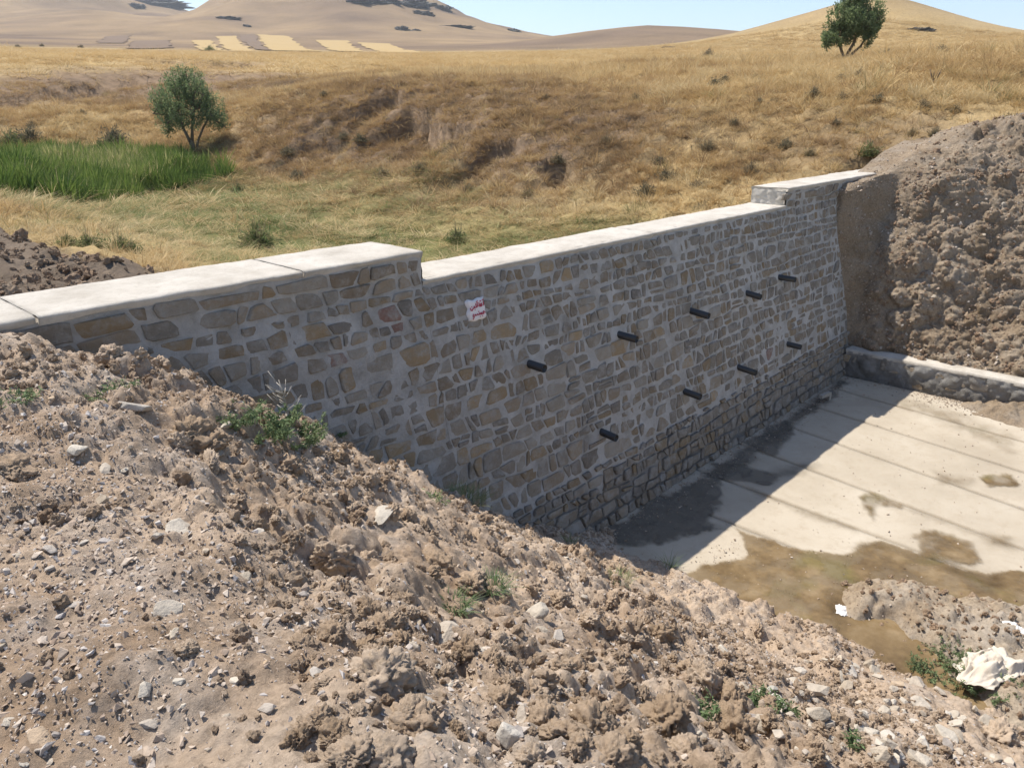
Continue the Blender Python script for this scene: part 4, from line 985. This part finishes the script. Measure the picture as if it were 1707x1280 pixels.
# reed bed
RD = [blades(16, 1.15, .22, .28, .045, 40+s, 4, .7) for s in range(4)]
poly = [hit(px, py, HG, 12)[:2] for px, py in ((-40, 318), (60, 332), (110, 338), (210, 330), (300, 318), (345, 300), (335, 268), (260, 262), (120, 262), (-40, 268))]
poly = np.array(poly); lo, hi = poly.min(0), poly.max(0); n = 16000
x = rg.uniform(lo[0], hi[0], n); y = rg.uniform(lo[1], hi[1], n); ins = np.zeros(n, bool); dist = np.full(n, 1e9)
for (x0, y0), (x1, y1) in zip(poly, np.roll(poly, -1, 0)):
    ins ^= ((y0 > y) != (y1 > y)) & (x < (x1-x0)*(y-y0)/(y1-y0+1e-9)+x0)
    L2 = (x1-x0)**2+(y1-y0)**2; t = np.clip(((x-x0)*(x1-x0)+(y-y0)*(y1-y0))/L2, 0, 1); dist = np.minimum(dist, np.hypot(x-x0-t*(x1-x0), y-y0-t*(y1-y0)))
k = (ins & (dist+1.3*fbm(x/1.5, y/1.5, 3, 161) > .15)) | (~ins & (dist < 1.6*np.clip(fbm(x/1.2, y/1.2, 3, 169), 0, 1))); x, y, dist = x[k], y[k], dist[k]; s = (.72+.28*sstep(0, 1.2, dist))*rg.uniform(.75, 1.1, len(x))*(.9+.25*fbm(x/2, y/2, 2, 163))
s = s*np.clip(1+.45*fbm(x/.8, y/.8, 3, 167), .55, 1.4)
stuff('reed_bed', RD, np.stack([x, y, HG(x, y)-.03], -1), rand_rot(len(x), .10, rg), np.stack([s, s, s], -1), rg.integers(0, 4, len(x)), np.clip(.25+.4*sstep(.2, 2.2, dist)+.3*fbm(x/1.5, y/1.5, 3, 165)+.16*rg.normal(0, 1, len(x))+.5*(rg.random(len(x)) < .08), 0, 1), M['reed'])

# ------------------------------------------------------------------ trees
def leaf_cloud(lobes, foot, n, length, size, rng, seed=0):
    """leaves set along twigs that rise and spread from the foot of the crown"""
    V, F, T_ = [], [], []; w = np.array([r**2.2 for c, r in lobes]); w /= w.sum()
    for k in rng.choice(len(lobes), n, p=w):
        c, r = lobes[k]; d = rng.normal(0, 1, 3); d /= np.linalg.norm(d); q = np.array(c)+d*r*1.15*rng.random()**.4
        if mnoise.noise(Vector(q*1.9)+Vector((seed, 0, 0))) < -.22: continue
        u = q-foot; u /= np.linalg.norm(u)+1e-9; u = u*.8+np.array([0, 0, .45])+rng.normal(0, .35, 3); u /= np.linalg.norm(u)
        l = length*rng.uniform(.5, 1.3); tone = np.clip(.5+.22*rng.normal(), 0, 1)
        for t in np.linspace(0, 1, 11):
            p = q+u*l*(t-.5)+rng.normal(0, size*.30, 3); a = u*.6+rng.normal(0, .6, 3); a /= np.linalg.norm(a); b = np.cross(a, rng.normal(0, 1, 3)); b /= np.linalg.norm(b)
            z = size*rng.uniform(.6, 1.3); i = len(V); V += [p-a*z*.5, p+b*z*.2, p+a*z*.55, p-b*z*.2]; F.append((i, i+1, i+2, i+3)); T_ += [float(np.clip(tone+.1*rng.normal(), 0, 1))]*4
    return V, F, T_
def limbs(paths):
    bm = bmesh.new()
    for pts, r0, r1 in paths:
        for i in range(len(pts)-1):
            a, b = r0+(r1-r0)*i/(len(pts)-1), r0+(r1-r0)*(i+1)/(len(pts)-1)
            tube(bm, pts[i], tuple(np.array(pts[i+1])+(np.array(pts[i+1])-np.array(pts[i]))*.05), a, b, 8)
    return bm_mesh('trunk', bm, True)
def make_tree(name, base, S, lobes, stems, label, per, leafsize, seed):
    rng = np.random.default_rng(seed); t = empty(name, tuple(base)); tag(t, label, 'tree', 'small trees of the valley')
    R3 = np.array([VR[0], VR[1], 0]); D3 = np.array([cH, sH, 0]); Up = np.array([0, 0, 1.])
    W3 = lambda a, d, z: R3*a*S+D3*d*S+Up*z*S
    LB = [(W3(a*.92, d, z), r*S) for a, d, z, r in lobes]
    paths = []
    for st_ in stems: paths.append(([tuple(W3(*p)) for p in st_[0]], st_[1]*S, st_[2]*S))
    ends = [np.array(p[0][-1]) for p in paths]
    for c, r in LB:
        e = min(ends, key=lambda q: np.linalg.norm(q-c)); mid_ = (e+c)/2+rng.normal(0, .06*S, 3)
        paths.append(([tuple(e), tuple(mid_), tuple(c)], .011*S, .004*S))
        for _ in range(2):
            d = rng.normal(0, 1, 3); d /= np.linalg.norm(d); paths.append(([tuple(mid_*.4+c*.6), tuple(c+d*r*.85)], .009*S, .003*S))
    link('trunk', limbs(paths), M['bark'], t)
    V, F, T_ = leaf_cloud(LB, W3(0, 0, .2), per, .10*S, leafsize, rng, seed); me = fast_mesh('crown', V, np.array(F), False); attr(me, 'tint', T_); link('crown', me, M['leaf'], t)
b = hit(324, 256, HG, 12); S = float(np.dot(b, VF))/FPX*133                       # tree height in metres
LL = [(-.05, 0, .80, .17), (.08, .1, .84, .14), (-.20, .05, .74, .15), (.16, -.08, .72, .16), (-.30, -.1, .62, .14), (.0, .15, .68, .18), (.28, .05, .58, .15), (-.12, -.15, .60, .17),
      (.12, .1, .55, .17), (-.36, .1, .50, .12), (.36, -.1, .46, .12), (-.22, .15, .46, .15), (.24, .18, .42, .14), (-.02, -.2, .47, .14), (-.33, -.05, .36, .10), (.40, .05, .36, .09), (-.1, .2, .36, .12), (-.28, .0, .27, .07), (.14, -.2, .40, .10), (.02, -.05, .92, .09)]
ST = [([(0, 0, -.03), (-.03, .01, .12), (-.10, .03, .28), (-.17, .05, .44)], .025, .012), ([(.012, 0, -.03), (.0, -.02, .15), (.03, -.03, .32), (.07, 0, .52)], .027, .012), ([(.02, 0, -.03), (.05, .03, .14), (.12, .08, .30), (.20, .1, .42)], .018, .010)]
make_tree('valley_tree', b, S, LL, ST, 'round crowned small tree with forked stems beside the green reed bed', 2900, .085, 3)
b = hit(1408, 101, HG, 20); S = float(np.dot(b, VF))/FPX*98
LR = [(.10, 0, .88, .17), (.30, .05, .84, .15), (-.10, .05, .82, .16), (.45, -.05, .76, .14), (-.22, 0, .66, .16), (.15, .15, .70, .20), (.38, .1, .62, .18), (.0, -.15, .60, .19), (.55, 0, .62, .11), (-.30, .1, .48, .13),
      (.22, -.15, .52, .18), (-.12, .15, .46, .16), (.46, .1, .48, .13), (-.34, 0, .34, .11), (.08, .1, .40, .15), (.32, -.1, .38, .11), (-.2, -.1, .32, .11), (.16, .05, .98, .08), (.6, .05, .72, .06), (.36, .0, .24, .07), (-.36, 0, .24, .07)]
ST = [([(0, 0, -.03), (-.05, 0, .1), (-.12, .02, .25), (-.16, .05, .4)], .03, .015), ([(.02, 0, -.03), (.05, .02, .12), (.12, .0, .28), (.16, 0, .48)], .034, .018), ([(.04, 0, -.03), (.10, -.03, .10), (.22, -.05, .22), (.34, 0, .42)], .028, .014)]
make_tree('hillside_tree', b, S, LR, ST, 'leafy small tree with several stems standing alone on the golden hillside', 2900, .10, 8)

# ------------------------------------------------------------------ shrubs
def shrub_mesh(seed, n=420, mix=.3, spiky=False):
    rng = np.random.default_rng(seed); V, F, T_ = [], [], []
    for _ in range(n):
        a = rng.uniform(0, 6.283); el = rng.uniform(.1, 1.5); l = rng.uniform(.25, .55); d = np.array([math.cos(a)*math.cos(el), math.sin(a)*math.cos(el), math.sin(el)*.9])
        q = d*l*rng.uniform(.45, 1)*(.75+.5*mnoise.noise(Vector(d*2.5)+Vector((seed*3, 0, 0)))); s = rng.uniform(.025, .065); u = d*.8+rng.normal(0, .5, 3); u /= np.linalg.norm(u); w_ = np.cross(u, rng.normal(0, 1, 3)); w_ /= np.linalg.norm(w_)
        i = len(V); V += [q-u*s, q+w_*s*.22, q+u*s, q-w_*s*.22]; F.append((i, i+1, i+2, i+3)); T_ += [float(np.clip(mix+rng.normal(0, .13), 0, 1))]*4
    for _ in range(26):
        a = rng.uniform(0, 6.283); el = rng.uniform(.3, 1.5); d = np.array([math.cos(a)*math.cos(el), math.sin(a)*math.cos(el), math.sin(el)]); w_ = np.cross(d, (0, 0, 1.)); w_ /= np.linalg.norm(w_)
        i = len(V); e = d*rng.uniform(.3, .6); V += [-w_*.008, w_*.008, e+w_*.003, e-w_*.003]; F.append((i, i+1, i+2, i+3)); T_ += [.3]*4
    me = fast_mesh('shrub', V, np.array(F), False); attr(me, 'tint', T_); me.materials.append(M['shrub']); return me
SH = [shrub_mesh(i, 1100, mx) for i, mx in enumerate((.08, .25, .42, .58, .3, .9))]
SHR = [(1180, 96, 26, 2, None), (1190, 146, 34, 0, 'dark scrubby bush with a twin close by on the golden slope'), (1207, 138, 24, 0, 'small dark bush touching a larger scrubby one'), (1264, 174, 28, 4, None), (1258, 134, 22, 2, None), (1337, 135, 14, 1, None),
       (1356, 163, 34, 4, None), (1403, 170, 28, 2, None), (1464, 171, 34, 0, 'dark low bush below the lone hillside tree'), (1401, 138, 22, 4, None), (1432, 131, 20, 2, None), (1480, 92, 24, 1, 'grey bush just right of the lone hillside tree'), (1570, 90, 26, 2, None), (1538, 184, 34, 2, None),
       (1592, 188, 26, 3, None), (1680, 204, 32, 3, None), (1558, 228, 30, 1, None), (1520, 228, 26, 3, None), (1394, 210, 26, 4, None), (1310, 250, 34, 1, None), (1224, 212, 26, 2, None), (1180, 252, 36, 4, None), (1100, 275, 32, 1, None), (1110, 300, 40, 4, None), (1075, 330, 44, 1, None),
       (1160, 315, 36, 2, None), (1447, 262, 46, 5, 'green bush hanging over a burrow at the end of the crest'), (1010, 240, 26, 2, None), (960, 240, 24, 1, None), (1060, 170, 26, 3, None), (910, 165, 20, 2, None), (1040, 120, 22, 3, None), (52, 238, 50, 0, 'dark bush at the left back of the reed bed'), (191, 240, 58, 0, 'wide dark grey bush behind the reed bed'),
       (150, 425, 60, 5, 'low green bush on the drop above the valley floor'), (205, 440, 60, 5, 'wide green bush by the tan path behind the crest'), (112, 408, 44, 5, 'grey bush at the rim of the dark spoil heap'), (228, 462, 46, 5, 'small green bush close behind the near crest'), (397, 322, 36, 5, 'bright green clump in the straw grass'), (762, 405, 50, 5, 'green clump standing behind the spillway crest'), (430, 410, 80, 5, 'dark green flattened bush on the valley floor'), (138, 192, 18, 1, None), (55, 212, 18, 2, None), (600, 240, 30, 0, None), (575, 245, 28, 1, None), (540, 160, 20, 1, None), (700, 290, 36, 3, None), (480, 260, 36, 1, None), (495, 300, 40, 1, None), (640, 300, 40, 3, None), (780, 320, 30, 2, None), (1700, 130, 24, 2, None), (1640, 120, 20, 3, None), (1615, 262, 26, 5, None), (1580, 262, 30, 2, None),
       (20, 245, 50, 5, 'leafy green bush rising from the reed bed edge'), (1350, 262, 28, 3, None), (1250, 290, 34, 2, None), (930, 300, 34, 1, None), (880, 330, 34, 3, None), (30, 80, 14, 1, None), (70, 78, 12, 2, None), (135, 80, 12, 2, None)]
for px, py, sz, v, lab in SHR:
    p = hit(px, py, HG, 12)
    if p is None: continue
    o = link('shrub', SH[v]); s = pxsize(p, sz)*1.3; o.location = (p[0], p[1], float(HG(p[0], p[1])[0])-.04*s); o.scale = (s, s*rr_.uniform(.85, 1.1), s*rr_.uniform(.85, 1.15)); o.rotation_euler = (0, 0, rr_.uniform(0, 6.28))
    tag(o, lab or ('dark', 'grey brown', 'sandy brown', 'rusty brown', 'dull brown', 'green')[v]+' scrub bush '+('on the far terrace before the ploughed fields' if py < 100 and px < 300 else 'around the reed bed slope' if px < 300 else 'on the eroded bare slope' if px < 800 else 'close behind the dam crest' if py > 255 else 'near the lone hillside tree' if px > 1300 and py < 180 else 'above the spoil bank' if px > 1480 else 'on the golden middle slope'), 'bush', 'scrub bushes on the slope')
p = hit(350, 86, HG, 40)
if p is not None:
    o = link('field_bush', SH[5]); s = pxsize(p, 30); o.location = p; o.scale = (s, s, s*.8); tag(o, 'small bright green bush at the edge of the stubble fields', 'bush')
# little dead tree on the slope
p = hit(1556, 142, HG, 20)
if p is not None:
    s = pxsize(p, 24); rng = np.random.default_rng(4); paths = []
    for _ in range(12):
        a = rng.uniform(0, 6.28); e = np.array([math.cos(a)*.4, math.sin(a)*.4, rng.uniform(.6, 1.0)])*s; paths.append(([(0, 0, -.05), tuple(e*.4+rng.normal(0, .05, 3)*s), tuple(e)], .035*s, .012*s))
    o = link('dead_shrub', limbs(paths), M['bark']); o.location = p; tag(o, 'bare dead brown shrub with upright twigs on the slope', 'bush')

# ------------------------------------------------------------------ weeds and grass tufts on the near bank
def weed_mesh(seed, n, R, h, tone, leaf=.017, stems=30):
    rng = np.random.default_rng(seed); V, F, T_ = [], [], []
    def quad(q, u, w_, s, t, ws=.3):
        i = len(V); V.extend([q-u*s, q+w_*s*ws, q+u*s, q-w_*s*ws]); F.append((i, i+1, i+2, i+3)); T_.extend([t]*4)
    for k in range(stems):
        a = rng.uniform(0, 6.283); r0 = R*.5*math.sqrt(rng.random()); p0 = np.array([math.cos(a)*r0, math.sin(a)*r0, 0]); b = a+rng.normal(0, .7)
        e = p0+np.array([math.cos(b)*R*rng.uniform(.2, .6), math.sin(b)*R*rng.uniform(.2, .6), h*rng.uniform(.35, 1)])
        d = e-p0; w_ = np.cross(d, (0, 0, 1.)); w_ /= np.linalg.norm(w_)+1e-9; i = len(V)
        V.extend([p0-w_*.0016, p0+w_*.0016, e+w_*.0008, e-w_*.0008]); F.append((i, i+1, i+2, i+3)); T_.extend([.75]*4)
        for _ in range(n//stems):
            t = rng.random()**.8; q = p0+d*t+rng.normal(0, .010, 3); q[2] = abs(q[2]); u = rng.normal(0, 1, 3); u[2] = abs(u[2])*.6; u /= np.linalg.norm(u); w2 = np.cross(u, rng.normal(0, 1, 3)); w2 /= np.linalg.norm(w2)
            quad(q, u, w2, leaf*rng.uniform(.5, 1.2), float(np.clip(tone+rng.normal(0, .15), 0, 1)))
    me = fast_mesh('weed', V, np.array(F), False); attr(me, 'tint', T_); me.materials.append(M['weed']); return me
def tuft_mesh(seed, n, h, spread, tone):
    V, F = blades(n, h, spread, h*.7, .006, seed, 3, .7); rng = np.random.default_rng(seed); t = np.repeat(np.clip(tone+rng.normal(0, .18, n), 0, 1), 8)
    me = fast_mesh('grass_tuft', np.array(V), np.array(F), False); attr(me, 'tint', t); me.materials.append(M['weed']); return me
def plant(px, py, me, name, label, cat, group=None, sc=1.0):
    p = hit(px, py, lowf, 1.0, 14)
    if p is None: return
    o = link(name, me); o.location = (p[0], p[1], p[2]-.015); o.scale = (sc,)*3; o.rotation_euler = (0, 0, rr_.uniform(0, 6.28)); tag(o, label, cat, group)
plant(430, 725, weed_mesh(1, 2600, .34, .13, .35), 'weed', 'spreading grey green weed mat at the brink beside the dam face', 'weed')
plant(490, 735, weed_mesh(2, 2000, .30, .12, .45), 'weed', 'paler half of the weed mat next to a dry stalk', 'weed')
plant(395, 700, weed_mesh(12, 900, .20, .10, .40), 'weed', 'small end of the weed mat behind the big rounded clod', 'weed')
plant(555, 725, weed_mesh(3, 400, .16, .08, .3), 'weed', 'thin green weed on the brink past the dry stalk', 'weed')
plant(775, 832, tuft_mesh(4, 420, .13, .20, .62), 'grass_tuft', 'yellow green grass tuft hanging on the slope brink', 'grass')
plant(812, 850, tuft_mesh(14, 220, .11, .14, .75), 'grass_tuft', 'straw coloured grass tuft below the yellow green one', 'grass')
plant(720, 835, weed_mesh(5, 300, .14, .07, .5), 'weed', 'sparse grey weed above the yellow green tuft', 'weed')
plant(755, 1010, tuft_mesh(6, 160, .09, .07, .25), 'grass_tuft', 'small green grass tuft above the wedge of tan rock', 'grass')
plant(822, 978, tuft_mesh(7, 150, .10, .06, .15), 'grass_tuft', 'deep green grass tuft in a hollow between clods', 'grass')
plant(1170, 1185, weed_mesh(8, 500, .09, .07, .15), 'weed', 'bright green leafy seedling on the middle of the slope', 'weed')
plant(1275, 1172, weed_mesh(9, 700, .12, .06, .25), 'weed', 'green weed patch stretched down the slope', 'weed')
plant(1310, 1190, weed_mesh(10, 400, .09, .06, .25), 'weed', 'lower end of the stretched green weed patch', 'weed')
plant(1430, 1238, weed_mesh(11, 250, .07, .05, .15), 'weed', 'tiny green weed beside a long pale stone', 'weed')
plant(20, 668, weed_mesh(13, 400, .14, .06, .45), 'weed', 'small yellow green weed on the level ground near the crest', 'weed')
plant(165, 655, weed_mesh(15, 260, .16, .05, .35), 'weed', 'flat green weed among clods by the dam end', 'weed')
plant(200, 645, weed_mesh(25, 200, .12, .05, .35), 'weed', 'small weed beside the grey layered slab', 'weed')
plant(1030, 965, tuft_mesh(16, 150, .09, .12, .8), 'grass_tuft', 'dry straw tuft on the slope above the apron', 'grass')
plant(950, 905, tuft_mesh(17, 60, .14, .06, .7), 'grass_tuft', 'thin dry stalks on the brink over the dam foot', 'grass')
plant(1115, 945, tuft_mesh(18, 40, .18, .05, .5), 'grass_tuft', 'thin plant standing at the shadow edge of the apron', 'grass')
for k, (px, py, sd) in enumerate(((1560, 1118, 19), (1600, 1108, 20), (1630, 1125, 21), (1580, 1140, 22), (1640, 1150, 26))):
    plant(px, py, weed_mesh(sd, 1500, .34, .17, .38), 'weed', 'low green weed clump between the mud and the torn sack', 'weed', 'weeds beside the torn sack')
# dry branching stalk
p = hit(482, 725, lowf, 1.0, 12)
if p is not None:
    rng = np.random.default_rng(6); s = pxsize(p, 95); paths = [([(0, 0, -.02), (.02*s, 0, .5*s), (-.05*s, .02, 1.0*s)], .007, .003)]
    for k in range(14):
        z0 = rng.uniform(.2, .85)*s; a = rng.uniform(0, 6.28); l = rng.uniform(.12, .4)*s; paths.append(([(0, 0, z0), (math.cos(a)*l*.5, math.sin(a)*l*.5, z0+l*.3), (math.cos(a)*l, math.sin(a)*l, z0+l*.75)], .0035, .0015))
    o = link('dry_stalk', limbs(paths), M['timber']); o.location = p; tag(o, 'dry branching stalk standing in the weed mat before the wall', 'plant')

# ------------------------------------------------------------------ litter in the basin
def cloth(name, L, Wd, seed, amp, mat, label, cat, p, rz, thick=.004):
    n, k = 60, 44; U, Vv = np.meshgrid(np.linspace(-1, 1, n), np.linspace(-1, 1, k), indexing='ij')
    e = 1+.35*fbm(U*1.3, Vv*1.3, 3, seed); X = U*L/2*e*(1-.25*Vv**2)+.06*L*fbm(U*2, Vv*2, 3, seed+1); Y = Vv*Wd/2*e+.10*Wd*fbm(U*2+9, Vv*2, 3, seed+2)
    Z = amp*(.25+np.abs(fbm(U*2.2, Vv*2.2, 2, seed+3))*1.5+.35*np.abs(fbm(U*6, Vv*6, 2, seed+4)))*np.clip(1.25-np.maximum(np.abs(U), np.abs(Vv)), .1, 1)
    me = fast_mesh(name, np.stack([X, Y, Z], -1).reshape(-1, 3), grid_faces(n, k)); o = link(name, me, mat); o.location = p; o.rotation_euler = (0, 0, rz)
    sm_ = o.modifiers.new('thickness', 'SOLIDIFY'); sm_.thickness = thick; tag(o, label, cat); return o
p = hit(1652, 1118, lowf, 1.0, 14); cloth('torn_sack', .74, .40, 401, .10, M['sack'], 'crumpled cream woven sack torn open on the mud', 'sack', (p[0], p[1], p[2]+.01), math.radians(-22))
p = hit(1402, 1022, lowf, 1.0, 14); cloth('paper_scrap', .20, .11, 411, .03, M['paper'], 'bright white scrap of paper lying on the wet mud', 'litter', (p[0], p[1], p[2]+.035), .4, .002)
p = hit(1696, 1052, lowf, 1.0, 14); cloth('plastic_scrap', .26, .14, 421, .05, M['paper'], 'white plastic scrap behind the torn sack', 'litter', (p[0], p[1], p[2]+.012), 1.2, .002)
p = on_z(1377, 668, ZA); q = Vector(p)
bm = bmesh.new(); box_bm(bm, -.22, .10, -.035, .035, .10, .16); box_bm(bm, .04, .10, -.036, .036, 0, .099)
o = link('timber_offcut', bm_mesh('timber_offcut', bm), M['timber']); o.location = q; o.rotation_euler = (0, 0, -.15); tag(o, 'grey timber offcut with a short leg at the dam foot', 'timber')

# ------------------------------------------------------------------ dark outcrops on the far mountain
OUT = [(690, 3, 60, 18), (640, -2, 50, 14), (600, 0, 40, 10), (703, 21, 36, 8), (672, 47, 26, 11), (694, 50, 12, 5), (735, 12, 30, 10), (810, 33, 40, 6), (855, 50, 26, 7), (265, 4, 80, 12), (225, 8, 30, 8), (380, 30, 40, 5), (412, 43, 14, 5), (760, 44, 50, 4), (1535, 48, 40, 6), (1548, 50, 18, 7), (1375, 46+0, 10, 4), (1115, 79, 30, 4)]
for i, (px, py, wpx, hpx) in enumerate(OUT):
    p = hit(px, py+hpx*.4, HG, 90, 2000)
    if p is None: continue
    sw_, shh = pxsize(p, wpx), pxsize(p, hpx); bm = bmesh.new(); bmesh.ops.create_icosphere(bm, subdivisions=4, radius=.5)
    for v in bm.verts:
        d = v.co.normalized(); rn = .35+.22*mnoise.noise(d*2+Vector((i*5, 0, 0)))+.16*mnoise.noise(d*5+Vector((0, i*3, 0)))+.1*mnoise.noise(d*11); v.co = d*max(rn, .05)*1.4
    o = link('rock_outcrop', bm_mesh('rock_outcrop', bm), M['outcrop']); o.location = p; o.scale = (sw_, sw_*.8, shh*1.1); o.rotation_euler = (0, 0, HEAD-math.pi/2)
    tag(o, ('long' if wpx > 45 else 'broad' if wpx > 28 else 'small')+' dark rocky outcrop '+('on the hill behind the lone hillside tree' if px > 1300 else 'on the low middle hill' if px > 1000 else 'on the skyline edge of the far mountain' if px > 780 else 'high on the far mountain' if px > 500 else 'on the mountain above the ploughed fields'), 'outcrop', 'dark outcrops on the far hills')

# ------------------------------------------------------------------ air
bm = bmesh.new(); box_bm(bm, -1000, 2200, -400, 2200, -8, float(GZ.max())+30)
m = N('haze_air'); m.t.nodes.remove(m.b); vol = m.n('ShaderNodeVolumePrincipled'); vol.inputs['Color'].default_value = (.86, .92, 1, 1); vol.inputs['Density'].default_value = .00022; vol.inputs['Anisotropy'].default_value = .2
m.l(vol.outputs[0], m.out.inputs['Volume']); tag(link('haze', bm_mesh('haze', bm), m.m), kind='stuff')
